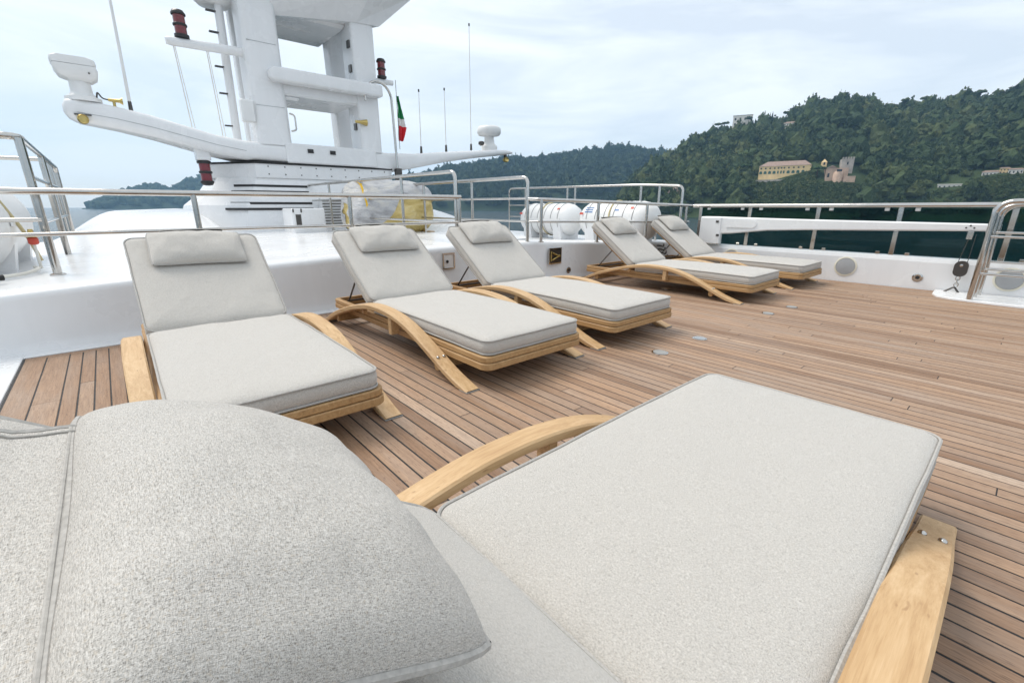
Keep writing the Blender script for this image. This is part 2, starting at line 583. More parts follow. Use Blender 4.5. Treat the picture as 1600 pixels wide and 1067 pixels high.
near_hill = Hill([(940, 330), (962, 322), (978, 300), (990, 278), (1005, 262), (1030, 251), (1050, 240), (1080, 221), (1110, 206), (1145, 194), (1180, 189),
                  (1215, 188), (1232, 182), (1252, 170), (1275, 159), (1300, 153), (1330, 150), (1366, 153), (1384, 165), (1404, 164), (1440, 155),
                  (1490, 152), (1540, 147), (1580, 138), (1610, 130), (1680, 116), (1780, 108), (1950, 112), (2200, 120), (2700, 160)], 385, 640, 9.0, 3.3)
mid_hill = Hill([(560, 300), (600, 286), (640, 277), (690, 264), (720, 258), (760, 252), (800, 247), (850, 243), (900, 237), (950, 232), (985, 231),
                 (1020, 234), (1060, 240), (1120, 246), (1200, 260), (1300, 280)], 820, 1150, 9.0, 8.1, 0.7)
far_hill = Hill([(128, 326), (140, 319), (160, 313), (176, 302), (205, 296), (228, 290), (246, 288), (262, 294), (276, 293), (292, 281), (312, 276),
                 (345, 270), (380, 264), (430, 262), (480, 268), (540, 290), (600, 318)], 1500, 1750, 12.0, 5.7, 0.6)
near_hill.mesh('near_hill', 'forest_near', 120, 34)
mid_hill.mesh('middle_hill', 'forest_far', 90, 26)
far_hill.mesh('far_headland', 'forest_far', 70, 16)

import bmesh
def blob(sub, seed, lump=0.38, squash=0.8):
    bm = bmesh.new()
    bmesh.ops.create_icosphere(bm, subdivisions=sub, radius=1.0)
    V = []
    for v in bm.verts:
        p = v.co.copy()
        k = 1 + lump * noise.noise(p * 1.7 + Vector((seed, seed * 2, 0))) + lump * 0.75 * noise.noise(p * 4.1 + Vector((0, seed, 3)))
        p *= k; p.z *= squash
        if p.z < -0.45: p.z = -0.45 + (p.z + 0.45) * 0.3
        V.append(tuple(p))
    F = [tuple(v.index for v in f.verts) for f in bm.faces]
    bm.free()
    return np.array(V), np.array(F)
def leafy(seed, squash, nleaf, size):
    V, F = blob(2, seed, 0.5, squash)
    lr = np.random.default_rng(int(seed * 100))
    Vs = [V * 0.86]; Fs = [F]; off = len(V)
    for _ in range(nleaf):
        f = F[lr.integers(len(F))]; w = lr.dirichlet((1, 1, 1))
        c0 = (V[f] * w[:, None]).sum(0) * lr.uniform(0.84, 1.12)
        a = lr.normal(size=3); a /= np.linalg.norm(a); b = np.cross(a, lr.normal(size=3)); b /= np.linalg.norm(b)
        s0 = size * lr.uniform(.6, 1.3)
        Vs.append(np.array([c0 + a * s0, c0 + b * s0 * .8, c0 - a * s0 * .8 + b * .1, c0 - b * s0])); 
        Fs.append(np.array([[0, 1, 2], [0, 2, 3]]) + off); off += 4
    return np.vstack(Vs), np.vstack(Fs)
T_NEAR = [leafy(1.7 * i + 0.3, 0.70 + 0.12 * (i % 5), 75, .20) for i in range(8)]
T_MID = [blob(2, 2.3 * i + 0.9, 0.60, 0.7 + 0.12 * (i % 4)) for i in range(6)]
T_FAR = [blob(1, 2.9 * i + 0.4, 0.5, 1.0) for i in range(4)]

def forest(name, mat, pts, templates, label, cat):
    """pts: list of (x, y, z, radius, tone). All the crowns of a wood that reads as one mass."""
    Vs = []; Fs = []; Ts = []; off = 0
    for (x, y, z, r, tone) in pts:
        V, F = templates[rng.integers(len(templates))]
        a = rng.uniform(0, 6.28); ca, sa = math.cos(a), math.sin(a)
        W = V.copy()
        W[:, 0] = (V[:, 0] * ca - V[:, 1] * sa) * r + x
        W[:, 1] = (V[:, 0] * sa + V[:, 1] * ca) * r + y
        W[:, 2] = V[:, 2] * r * rng.uniform(0.75, 1.5) + z
        Vs.append(W); Fs.append(F + off); off += len(V)
        Ts.append(np.full(len(V), tone))
    V = np.vstack(Vs); F = np.vstack(Fs); T = np.concatenate(Ts)
    me = bpy.data.meshes.new(name)
    me.vertices.add(len(V)); me.vertices.foreach_set('co', V.ravel())
    me.loops.add(len(F) * 3); me.loops.foreach_set('vertex_index', F.ravel())
    me.polygons.add(len(F)); me.polygons.foreach_set('loop_start', np.arange(0, len(F) * 3, 3))
    me.polygons.foreach_set('loop_total', np.full(len(F), 3))
    me.polygons.foreach_set('use_smooth', np.zeros(len(F), bool))
    at = me.attributes.new('tone', 'FLOAT', 'POINT'); at.data.foreach_set('value', T)
    me.materials.append(MATS[mat])
    me.update(calc_edges=True)
    o = bpy.data.objects.new(name, me); COL.objects.link(o)
    o['kind'] = 'stuff'; tag(o, label, cat)
    return o

clear = []            # (az0, az1, d0, d1): clearings where a house stands
def scatter(hill, n, rmin, rmax, amax=None, dfrac=1.02):
    out = []
    hi = hill.hi if amax is None else amax
    for _ in range(n):
        a = rng.uniform(hill.lo + 0.002, hi)
        d = math.sqrt(rng.uniform((hill.d0 * 1.005) ** 2, (hill.d1 * dfrac) ** 2))
        if any(c[0] < a < c[1] and c[2] < d < c[3] for c in clear):
            continue
        z = hill.z(a, d)
        if z < SEA + 1.5:
            continue
        r = float(np.clip(rmin * math.exp(rng.normal(.42, .38)), rmin * .7, rmax * 1.25))
        out.append((d * math.sin(a), d * math.cos(a), z + r * 0.45, r, float(rng.beta(1.3, 1.7))))
    return out

# ---- houses
def frame_at(az):
    fwd = Vector((math.sin(az), math.cos(az), 0)); right = Vector((math.cos(az), -math.sin(az), 0))
    return fwd, right
class House:
    def __init__(s, name, label, hill, px0, px1, py_base, turn=0.0, cat='house', group=None, gap=(45, 12)):
        az, d, z = hill.hit((px0 + px1) / 2, py_base)
        a0, _ = az_el(px0, py_base); a1, _ = az_el(px1, py_base)
        s.az, s.d = az, d
        s.k = d * math.cos(0) * (a1 - a0) / (px1 - px0)          # metres per photo pixel along the front
        s.W = d * (a1 - a0)
        pm = (px0 + px1) / 2
        s.kv = d * (az_el(pm, py_base - 1)[1] - az_el(pm, py_base)[1])   # metres per photo pixel upwards
        el = az_el((px0 + px1) / 2, py_base)[1]
        s.z0 = H + d * el
        fwd, right = frame_at(az)
        c = Vector((d * math.sin(az), d * math.cos(az), s.z0))
        s.o = bpy.data.objects.new(name, None); COL.objects.link(s.o)
        s.o.location = c
        s.o.rotation_euler = (0, 0, -az + turn)
        tag(s.o, label, cat, group)
        m = 6 / d
        clear.append((min(a0, a1) - m, max(a0, a1) + m, d - gap[0], d + gap[1], d))
    def part(s, name, mb, mat, parent=None):
        return mb.build(name, mat, parent or s.o)
def hip_roof(x0, x1, y0, y1, z, h, inset, over=0.4):
    x0 -= over; x1 += over; y0 -= over; y1 += over
    ym = (y0 + y1) / 2
    v = [(x0, y0, z), (x1, y0, z), (x1, y1, z), (x0, y1, z), (x0 + inset, ym, z + h), (x1 - inset, ym, z + h)]
    return MB().add(v, [(0, 1, 5, 4), (1, 2, 5), (2, 3, 4, 5), (3, 0, 4), (3, 2, 1, 0)])
def window(h, x, z, w, ht, y=0.0, mat='shutter_green', arch=False):
    m = MB().box(x - w / 2, x + w / 2, y - 0.12, y + 0.05, z, z + ht)
    if arch:
        pts = [(x + w / 2 * math.cos(t), y - 0.12, z + ht + w / 2 * math.sin(t)) for t in np.linspace(0, math.pi, 9)]
        pts2 = [(p[0], y + 0.05, p[2]) for p in pts]
        m.loft([pts, pts2])
    return h.part('window', m, mat)

v = House('villa', 'long yellow hillside villa with two rows of windows', near_hill, 1183, 1263, 279, -0.10, gap=(34, 14))
W = v.W; k = v.kv
v.part('wall', MB().box(-W / 2, W / 2, 0, 13, -4, 19.5 * k), 'stucco_yellow')
v.part('roof', hip_roof(-W / 2, W / 2, 0, 13, 19.5 * k, 3.8, 5), 'roof_tile')
for i, x in enumerate((-0.46, -0.37, -0.28, -0.19, -0.115, -0.055, 0.0, 0.085, 0.18, 0.27, 0.365)):
    narrow = 4 <= i <= 6
    window(v, x * W, 15.2 * k, 1.1, 2.2 * k, mat='window_dark')
    window(v, x * W, 7.6 * k, 1.0 if narrow else 2.0, 4.4 * k if narrow else 2.4 * k, arch=not narrow)
tw = MB().box(-W / 2 - 4, W / 2 + 1, -5, -0.2, -9.5, -0.8)
v.part('terrace_wall', tw, 'stone_grey')
for i in range(14):
    x = -W / 2 - 2 + i * (W + 2) / 13.5
    v.part('arch_niche', MB().box(x - 0.9, x + 0.9, -5.12, -4.9, -6.0, -2.6), 'window_dark')

c = House('church', 'pink stone church with square battlemented tower beside the yellow villa', near_hill, 1288, 1328, 284, 0.15, cat='church', gap=(34, 20))
W = c.W; k = c.kv
c.part('nave', MB().box(-W / 2, W * 0.36, 0, 16, -6, 21 * k), 'stone_pink')
g = MB().add([(-W / 2 - .4, -.3, 21 * k), (-W * .08, -.3, 21 * k), (-W * .29, -.3, 25.5 * k), (-W / 2 - .4, 14, 21 * k), (-W * .08, 14, 21 * k), (-W * .29, 14, 25.5 * k)],
             [(0, 1, 2), (5, 4, 3), (0, 2, 5, 3), (1, 4, 5, 2), (0, 3, 4, 1)])
c.part('roof', g, 'roof_tile')
c.part('apse', MB().lathe((-W * 0.02, 0.2, -5), [(W * .20, 0), (W * .20, 18 * k + 3), (W * .12, 19.5 * k + 3.6), (0.05, 20 * k + 4)], 16), 'stone_pink')
c.part('porch', MB().box(W * .2, W * .66, -2, 8, -6, 8 * k), 'stone_pink')
t = c.part('tower', MB().box(W * .12, W * .60, 8, 17, -4, 36 * k), 'stone_grey')
for i in range(5):
    x = W * .12 + i * (W * .48 - 1.0) / 4
    c.part('battlement', MB().box(x, x + 1.0, 7.9, 8.6, 36 * k, 36 * k + 1.2), 'stone_grey', t)
c.part('bell_cote', MB().box(-W * .62, -W * .40, 16, 19, 10 * k, 33 * k).add(
    [(-W * .64, 15.8, 33 * k), (-W * .38, 15.8, 33 * k), (-W * .38, 19.2, 33 * k), (-W * .64, 19.2, 33 * k), (-W * .51, 17.5, 39 * k)],
    [(0, 1, 4), (1, 2, 4), (2, 3, 4), (3, 0, 4)]), 'stucco_yellow')
window(c, -W * .51, 29 * k, 1.1, 2.0, 16.0, 'window_dark')
window(c, -W * .02, 15 * k, 3.0, 1.6, -W * .2 + .2, 'window_dark')
window(c, -W * .4, 3, 1.2, 2.6, 0, 'window_dark')
window(c, W * .36, 27 * k, 0.9, 1.8, 8.0, 'window_dark')

def cottage(label, px0, px1, pyb, hpx, roof='roof_tile', wall='stucco_white', nwin=4, rows=1, turn=0.0, name='house', gap=(16, 8), flat=False):
    h = House(name, label, near_hill, px0, px1, pyb, turn, gap=gap)
    W = h.W; Hh = hpx * h.kv
    h.part('wall', MB().box(-W / 2, W / 2, 0, W * 0.5, -4, Hh), wall)
    if flat:
        h.part('roof', MB().box(-W / 2 - .3, W / 2 + .3, -.3, W * .5 + .3, Hh, Hh + .5), roof)
    else:
        h.part('roof', hip_roof(-W / 2, W / 2, 0, W * 0.5, Hh, W * 0.12, W * 0.2), roof)
    for r in range(rows):
        for i in range(nwin):
            window(h, -W / 2 + (i + .5) * W / nwin, Hh * (0.25 + r) / rows * 0.95, W / nwin * .35, Hh / rows * .42, 0, 'window_dark')
    return h
cottage('low cream house alone among trees near the shore', 1464, 1501, 294, 5, nwin=5, flat=True, roof='stucco_white')
cottage('wide white house with red roof at right of the hillside', 1533, 1562, 275, 6, nwin=5)
cottage('taller yellowish house between two red roofed houses', 1560, 1576, 272, 9, wall='stucco_yellow', nwin=3, rows=2)
cottage('rightmost white house with red roof on the hillside', 1574, 1598, 272, 7, nwin=4)
cottage('grey villa on the hill crest beside the cypresses', 1144, 1174, 198, 17, roof='stone_grey', wall='stucco_white', nwin=4, rows=2, flat=True, gap=(60, 20), name='villa')
cottage('long low white house on the ridge right of the cypresses', 1224, 1251, 196, 3.6, roof='roof_tile', nwin=6, gap=(60, 10))

def shrubs():
    out = []
    for c0 in clear:
        for _ in range(int((c0[1] - c0[0]) * c0[2] * (c0[3] - c0[2]) / 2.2)):
            a = rng.uniform(c0[0], c0[1]); d = rng.uniform(max(c0[2], near_hill.d0 + 2), c0[4] - 2.5)
            r = rng.uniform(1.0, 2.1) * (0.6 if d > c0[4] - 12 else 1)
            out.append((d * math.sin(a), d * math.cos(a), near_hill.z(a, d) + r * .25 - (0.6 if d > c0[4] - 12 else 0), r, float(rng.beta(2.2, 2.2))))
    return out
forest('hillside_shrubs', 'forest_near', shrubs(), T_NEAR, 'low green shrubs on the slope below the hillside houses', 'shrubs')
forest('near_woodland', 'forest_near', scatter(near_hill, 4600, 2.6, 7.0, amax=az_el(1780, 200)[0]), T_NEAR, 'dense dark green woodland covering the near hill', 'woodland')
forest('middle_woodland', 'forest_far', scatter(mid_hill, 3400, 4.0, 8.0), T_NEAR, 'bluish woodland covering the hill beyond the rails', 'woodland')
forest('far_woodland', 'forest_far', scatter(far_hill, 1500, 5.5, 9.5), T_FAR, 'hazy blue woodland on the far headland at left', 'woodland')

# rocks of the promontory
for (px, py, s_, lab) in ((1052, 312, 9, 'tall brown cliff face at the foot of the wooded promontory'), (1014, 318, 6, 'low brown shore rock left of the tall cliff')):
    az, d, z = near_hill.hit(px, py)
    V, F = blob(3, px * 0.1, 0.7, 1.0)
    m = MB().add([(p[0] * s_ * 0.9, p[1] * s_ * 0.6, p[2] * s_ * 1.1) for p in V], [tuple(f) for f in F])
    o = m.build('cliff', 'rock'); o.location = (d * math.sin(az), d * math.cos(az), z - 3)
    o.rotation_euler = (0, 0, -az)
    tag(o, lab, 'cliff')

# single trees that stand out on the skyline
def skyline_tree(kind, px, py_top, label, hgt, group):
    az, _ = az_el(px, py_top); d = near_hill.d1 * 0.99
    z_top = H + d * az_el(px, py_top)[1] - (1.5 if kind == 'umbrella_pine' else 0)
    z0 = near_hill.z(az, d)
    hgt = max(hgt, z_top - z0 + 1.0)
    base = Vector((d * math.sin(az), d * math.cos(az), z_top - hgt))
    t = bpy.data.objects.new(kind, None); COL.objects.link(t); t.location = base; tag(t, label, 'tree', group)
    lean = random.uniform(-0.8, 0.8)
    MB().tube([(0, 0, -2), (lean * .3, 0, hgt * .4), (lean, 0, hgt * .9)], [0.4, 0.3, 0.12], 6).build('trunk', 'bark', t)
    m = MB(); tones = []
    if kind == 'umbrella_pine':
        for i in range(13):
            V, F = T_MID[i % 6]
            a = i * 2.4; rr = 0.0 if i == 0 else random.uniform(1.3, 3.2)
            cx, cy, cz = lean + rr * math.cos(a), rr * math.sin(a), hgt - 1.3 - rr * 0.22 + random.uniform(-.3, .3)
            s_ = random.uniform(1.1, 1.8)
            m.add([(cx + p[0] * s_, cy + p[1] * s_, cz + p[2] * s_ * .95) for p in V], [tuple(f) for f in F]); tones += [random.random()] * len(V)
        m.build('crown', 'forest_near', t, tone=tones)
    else:
        for i in range(12):
            V, F = T_MID[i % 6]
            u = i / 11; s_ = 1.35 * (1 - u) ** 0.6 * (0.55 + 0.45 * min(1, u * 5)) + 0.25
            m.add([(p[0] * s_ + random.uniform(-.15, .15), p[1] * s_, 1.0 + u * (hgt - 1.8) + p[2] * 1.3) for p in V], [tuple(f) for f in F]); tones += [random.random()] * len(V)
        m.build('crown', 'cypress_green', t, tone=tones)
for px, py, lab, h in ((1177, 188, 'shortest dark cypress just right of the crest villa', 8), (1181, 186, 'slim cypress second from the crest villa', 9),
                       (1189, 178, 'dark cypress at left of the tall cypress group', 13), (1193, 176, 'tallest pointed cypress in left half of the group', 15),
                       (1201, 178, 'dark cypress in the middle of the tall group', 13), (1204, 177, 'slim cypress right of the middle of the group', 14),
                       (1208, 175, 'rightmost tall cypress of the crest group', 15)):
    skyline_tree('cypress_tree', px, py, lab, h, 'cypresses on the crest')
for px, py, lab, h in ((1069, 218, 'flat topped pine lowest on the left end of the ridge', 8), (1087, 207, 'flat topped pine halfway up the left end of the ridge', 8),
                       (1123, 190, 'umbrella pine on the ridge left of the crest villa', 8), (1133, 188, 'umbrella pine touching the left wall of the crest villa', 8),
                       (1171, 180, 'small pine rising over the crest villa roof', 10), (1231, 171, 'umbrella pine alone over the long white ridge house', 9),
                       (1276, 158, 'wind bent pine on the rising ridge', 8), (1310, 149, 'round topped pine at the first summit', 8),
                       (1416, 151, 'left pine of the cluster right of the ridge notch', 9), (1446, 148, 'wide umbrella pine of the cluster right of the ridge notch', 10),
                       (1535, 138, 'tall pine on the ridge near the right edge', 10), (1562, 138, 'flat pine right of the tall ridge pine', 9)):
    skyline_tree('umbrella_pine', px, py, lab, h, 'pines on the ridge')
for px, py, lab, r in ((1166, 258, 'bright green umbrella pine left of the yellow villa', 5.2), (1160, 270, 'lower bright pine left of the yellow villa terrace', 4.6), (1277, 262, 'bright umbrella pine between yellow villa and church', 5.0)):
    az, d, z = near_hill.hit(px, py + 8)
    t = bpy.data.objects.new('umbrella_pine', None); COL.objects.link(t)
    d -= 6
    t.location = (d * math.sin(az), d * math.cos(az), near_hill.z(az, d)); tag(t, lab, 'tree', 'bright pines by the villa')
    zt = H + d * az_el(px, py)[1] - t.location.z
    MB().tube([(0, 0, -1), (0.2, 0, zt * .6), (0, 0, zt)], [0.4, 0.3, 0.15], 6).build('trunk', 'bark', t)
    m = MB(); tones = []
    for i in range(12):
        V, F = T_MID[i % 6]; a = i * 2.4; rr = r * .75 * math.sqrt(i / 12)
        s_ = r * 0.36
        m.add([(rr * math.cos(a) + p[0] * s_, rr * math.sin(a) + p[1] * s_, zt - rr * .15 + p[2] * s_ * .6) for p in V], [tuple(f) for f in F]); tones += [random.random()] * len(V)
    m.build('crown', 'pine_green', t, tone=tones)

# ------------------------------------------------------------------ teak deck
XW = 6.72                                    # inner face of the starboard bulwark
deck = MB().box(-4.0, XW + 0.12, -4.0, 4.6, -0.25, -0.012).build('deck', 'white_paint')
struct(deck)
MB().box(-0.535, XW, -3.2, 3.925, -0.012, -0.0011).build('caulking', 'caulk', deck)
# painted waterway round the teak
MB().box(-4.0, -0.540, -4.0, 4.05, -0.012, 0.004, 0.003).build('waterway', 'white_paint', deck)
MB().box(-0.540, 4.0, 3.930, 4.06, -0.012, 0.005, 0.003).build('waterway', 'white_paint', deck)

PITCH_P = 0.0613
def wall_y(X):                               # plan line of the coaming face
    return 4.06 if X <= 3.45 else (4.06 - 0.23 * ((X - 3.45) / 0.45) ** 2 * 0.5 if X < 3.9 else 3.945 - 0.118 * (X - 3.9))
edges = [-0.528, -0.430, -0.3265]
x = -0.3265
while x < 6.05:
    x += PITCH_P; edges.append(x)
for wdt in (0.10, 0.14, 0.075, 0.075, 0.075):
    x += wdt; edges.append(x)
edges.append(XW - 0.005)
planks = []
for i in range(len(edges) - 1):
    x0, x1 = edges[i] + 0.0032, edges[i + 1] - 0.0032
    yend = (3.862 if x1 < 3.6 else wall_y((x0 + x1) / 2) - 0.02)
    y = -3.15
    off = random.uniform(0.3, 2.2)
    first = True
    while y < yend - 0.05:
        ln = off if first else random.uniform(1.6, 2.7)
        first = False
        y2 = min(y + ln, yend)
        if yend - y2 < 0.3: y2 = yend
        planks.append((x0, x1, y + 0.0016, y2 - 0.0016))
        y = y2
planks.append((-0.528, 3.6, 3.866, 3.922))   # margin board against the coaming
def px_size(p):
    cx = (p[0] + p[1]) / 2; cy = min(max(0.6, p[2]), p[3])
    if p[3] < -0.6: return 0
    return 1.0 / math.hypot(cx, cy + 0.5)
planks.sort(key=px_size, reverse=True)
def plank_mesh(m, p, top=0.0):
    x0, x1, y0, y1 = p
    b = 0.0010
    m.loft([[(x0, y0, -0.011), (x1, y0, -0.011), (x1, y1, -0.011), (x0, y1, -0.011)],
            [(x0, y0, top - b), (x1, y0, top - b), (x1, y1, top - b), (x0, y1, top - b)],
            [(x0 + b, y0 + b, top), (x1 - b, y0 + b, top), (x1 - b, y1 - b, top), (x0 + b, y1 - b, top)]], True, True)
rest = MB(); rest_t = []
for i, p in enumerate(planks):
    tone = min(1, max(0, random.gauss(0.43, 0.24)))
    if p[0] < 0.1: tone = min(tone, 0.75) * 0.55 + 0.1
    if i < 295:
        m = MB(); plank_mesh(m, p, random.uniform(-0.0006, 0.0004))
        m.build('plank', 'deck_teak', deck, tone=tone)
    else:
        n0 = len(rest.v); plank_mesh(rest, p, random.uniform(-0.0006, 0.0004)); rest_t += [tone] * (len(rest.v) - n0)
if rest.v:
    o = rest.build('far_planks', 'deck_teak', deck, tone=rest_t); o['kind'] = 'stuff'

def deck_plate(px, py, r, mat, label):
    c = on_z(px, py, 0.0)
    t = Thing('deck_plate', label, 'plate', (c[0], c[1], 0), 'round plates let into the teak')
    t.part('ring', MB().lathe((c[0], c[1], 0.0006), [(r, 0), (r, 0.003), (r * .86, 0.0045), (r * .84, 0.0045), (0.001, 0.0045)], 24), 'stainless')
    t.part('cap', MB().lathe((c[0], c[1], 0.0052), [(r * .80, 0), (r * .80, 0.0015), (r * .1, 0.002), (0.001, 0.002)], 24), mat)
deck_plate(1031, 551, 0.052, 'grey_pad', 'round dark capped deck plate nearest the foreground lounger')
deck_plate(1093, 529, 0.050, 'stainless', 'round bright steel deck plate beyond the dark capped one')
deck_plate(1200, 490, 0.050, 'grey_pad', 'round deck plate in front of the fourth lounger, left of two')
deck_plate(1237, 480, 0.050, 'grey_pad', 'round deck plate in front of the fourth lounger, right of two')
deck_plate(1040, 452, 0.050, 'stainless', 'bright round deck plate under the fourth lounger')

# ------------------------------------------------------------------ coaming and raised deck
def ztop(X):
    return 0.485 - 0.0067 * (X - 3.4) ** 2 if X < 3.9 else 0.483 - 0.045 * (X - 3.9)
xs = list(np.linspace(-4.0, 3.3, 30)) + list(np.linspace(3.45, 3.95, 8)) + list(np.linspace(4.1, 6.9, 14))
rows = []
for X in xs:
    Y = wall_y(X); zt = ztop(X)
    prof = [(-0.02, -0.012), (0.0, 0.03), (0.012, 0.07), (0.012, zt - 0.05), (0.016, zt - 0.025), (0.030, zt - 0.008), (0.055, zt), (0.30, zt + 0.004), (0.30, -0.02)]
    rows.append([(X, Y - 0.012 + a, z) for a, z in prof])
cm = MB(); cm.loft(rows, closed=True, caps=True, smooth=True)
wall = Thing('coaming_wall', 'low white painted wall running behind the loungers', 'wall', (1.5, 4.06, 0))
wall.part('panel', cm, 'white_paint')
# small fittings let into the wall
def recess(xc, z0, z1, w, mat_in, Y):
    fr = MB()
    for a, b_, c_, d_ in ((xc - w / 2, xc + w / 2, z1 - .014, z1), (xc - w / 2, xc + w / 2, z0, z0 + .014), (xc - w / 2, xc - w / 2 + .014, z0 + .014, z1 - .014), (xc + w / 2 - .014, xc + w / 2, z0 + .014, z1 - .014)):
        fr.box(a, b_, Y - 0.012, Y + 0.004, c_, d_)
    p = wall.part('fitting_frame', fr, 'stainless')
    wall.part('fitting_panel', MB().box(xc - w / 2 + .013, xc + w / 2 - .013, Y - 0.004, Y + 0.003, z0 + .013, z1 - .013), mat_in, p)
    return p
pw = wall_y(4.14) + 0.0
pw -= .02
p = recess(4.13, 0.20, 0.395, 0.22, 'dark_metal', pw)
hb = MB(); hb.tube([(4.06, pw - .022, .25), (4.20, pw - .022, .30)], 0.010, 8); hb.tube([(4.06, pw - .022, .34), (4.20, pw - .022, .29)], 0.010, 8); hb.tube([(4.045, pw - .022, .24), (4.045, pw - .022, .36)], .008, 8)
wall.part('latch_bar', hb, 'brass', p)
recess(3.62, 0.24, 0.40, 0.16, 'dark_metal', wall_y(3.62) - 0.01)
o_ = recess(2.66, 0.25, 0.42, 0.15, 'white_plastic', 4.055)
wall.part('socket_hole', MB().lathe((2.64, 4.048, 0.33), [(0.016, 0.0), (0.016, -0.006), (0.001, -0.006)], 14, 'y'), 'black_rubber', o_)
def wall_light(xc, z, Y, r):
    a = wall.part('light_ring', MB().lathe((xc, Y + 0.002, z), [(r, 0), (r, -0.008), (r * .72, -0.011), (r * .68, -0.006), (.001, -0.006)], 22, 'y'), 'stainless')
    wall.part('light_lens', MB().lathe((xc, Y - 0.004, z), [(r * .35, 0), (r * .35, -0.008), (.001, -0.009)], 14, 'y'), 'black_rubber', a)
wall_light(4.38, 0.10, wall_y(4.38) - 0.004, 0.040)
wall_light(3.3, 0.14, 4.052, 0.030)
# black hooks on the wall between the last two loungers
hk = Thing('cable_hooks', 'cluster of small black hooks on the wall between the last two loungers', 'hooks', (6.20, wall_y(6.2), .2))
for i in range(5):
    X = 6.10 + 0.035 * i; Yk = wall_y(X) - 0.012; z = 0.33 - 0.055 * i
    m = MB(); m.tube(fillet([(X, Yk + .01, z), (X, Yk - .04, z), (X + .09, Yk - .05, z - .02), (X + .09, Yk - .05, z + .025)], .02), .008, 6)
    hk.part('hook', m, 'black_rubber')

# raised deck behind the coaming: flat, then sweeping up to the mast house
def rz(X, Y):
    base = 0.485 - 0.0067 * (X - 3.4) ** 2 + 0.004
    t = min(1, max(0, (Y - 5.6) / 3.2)); s = t * t * (3 - 2 * t)
    def sst(v): v = min(1, max(0, v)); return v * v * (3 - 2 * v)
    lat = max(sst((X + .75) / .9) * sst((1.45 - X) / .45), sst((X - 3.95) / .7))
    edge = 0.0
    return base + 0.40 * s * lat
xr = list(np.linspace(-4.0, 5.1, 92)); yr = list(np.linspace(4.34, 9.8, 34))
def xedge(Y):                                # starboard edge narrows a little going forward
    return 3.95 + 1.05 * min(1, (Y - 4.3) / 1.4) ** 0.7
m = MB(); vv = []; ff = []
for Y in yr:
    xe = xedge(Y)
    for X in xr:
        Xc = -4.0 + (X + 4.0) / 9.1 * (xe + 4.0)
        vv.append((Xc, Y, rz(Xc, Y)))
    for dx, dz in ((0.03, -0.01), (0.055, -0.04), (0.06, -0.10), (0.06, -0.6)):
        vv.append((xe + dx, Y, rz(xe, Y) + dz))
nx = len(xr) + 4
for j in range(len(yr) - 1):
    for i in range(nx - 1):
        ff.append((j * nx + i, j * nx + i + 1, (j + 1) * nx + i + 1, (j + 1) * nx + i))
m.add(vv, ff, True)
struct(m.build('raised_deck', 'white_paint', sharp=False))
# side deck outboard of it, under the life rafts
struct(MB().box(3.9, 7.05, 4.02, 9.8, 0.05, 0.34, 0.02).build('side_deck', 'white_paint'))

# ------------------------------------------------------------------ railings
def railing(name, label, tops, mids, posts, r=0.021, rp=0.019, group='stainless guard rails', fr=0.09, loc=None, cat='railing'):
    loc = loc or (posts[0][0][0], posts[0][0][1], posts[0][0][2])
    t = Thing(name, label, cat, loc, group)
    for pts in tops:
        t.part('top_rail', MB().tube(fillet(pts, fr), r, 12), 'stainless')
    for pts in mids:
        t.part('mid_rail', MB().tube(fillet(pts, fr), r * 0.62, 10), 'stainless')
    for a, b_ in posts:
        po = t.part('post', MB().tube([a, b_], rp, 12), 'stainless')
        t.part('post_base', MB().lathe((a[0], a[1], a[2] - 0.004), [(rp * 1.8, 0), (rp * 1.8, 0.008), (rp * 1.1, 0.014)], 14), 'stainless', po)
    return t
R1 = 4.21
railing('guard_railing', 'long low rail along the wall top behind the first three loungers',
        [[(-2.4, R1, .985), (2.95, R1, .985)]], [[(-2.4, R1, .722), (2.93, R1, .722)]],
        [((X, R1, ztop(X)), (X, R1, .985)) for X in (-0.95, .53, 1.715, 2.93)])
XL = -0.345
zl = 0.40
railing('corner_railing', 'tall rail with three posts at the left by the life raft',
        [[(-1.9, 4.83, 1.36), (XL, 4.83, 1.36), (XL, 8.25, 1.36), (XL, 8.25, 1.1)]],
        [[(-1.6, 4.80, 0.80), (XL, 4.80, 0.80)], [(XL, 4.83, 1.10), (XL, 8.25, 1.10)], [(XL, 4.83, .78), (XL, 8.25, .78)]],
        [((XL, Y, zl), (XL, Y, 1.35)) for Y in (4.83, 6.45, 8.25)], r=0.024, rp=0.026)
railing('small_railing', 'small hooped rail beyond the left life raft',
        [[(-.95, 8.6, .45), (-.95, 8.6, 1.46), (-.40, 8.6, 1.46)]], [], [((-.40, 8.6, .45), (-.40, 8.6, 1.46))], r=.024, rp=.024)
railing('inboard_railing', 'fore and aft rail in front of the wrapped bundle',
        [[(2.93, 9.0, 1.25), (2.93, 4.27, 1.25), (2.93, 4.27, .70)]], [[(2.93, 9.0, .985), (2.93, 4.27, .985)], [(2.93, 9.0, .72), (2.93, 4.27, .72)]],
        [((2.93, 4.27, .49), (2.93, 4.27, .75))] + [((2.93, Y, rz(2.93, Y)), (2.93, Y, 1.25)) for Y in (5.48, 6.75, 8.0)])
railing('outboard_railing', 'fore and aft rail with open sea behind it, right of the bundle',
        [[(3.8, 7.6, 1.215), (3.8, 4.05, 1.215), (3.8, 4.05, .8)]], [[(3.8, 7.6, .978), (3.8, 4.05, .978)], [(3.8, 7.6, .715), (3.8, 4.05, .715)]],
        [((3.8, 4.05, .48), (3.8, 4.05, .85))] + [((3.8, Y, rz(3.8, Y)), (3.8, Y, 1.215)) for Y in (5.15, 6.4, 7.5)])
wl_ = lambda X: (X, 3.83 - 0.118 * (X - 3.83) + 0.05)
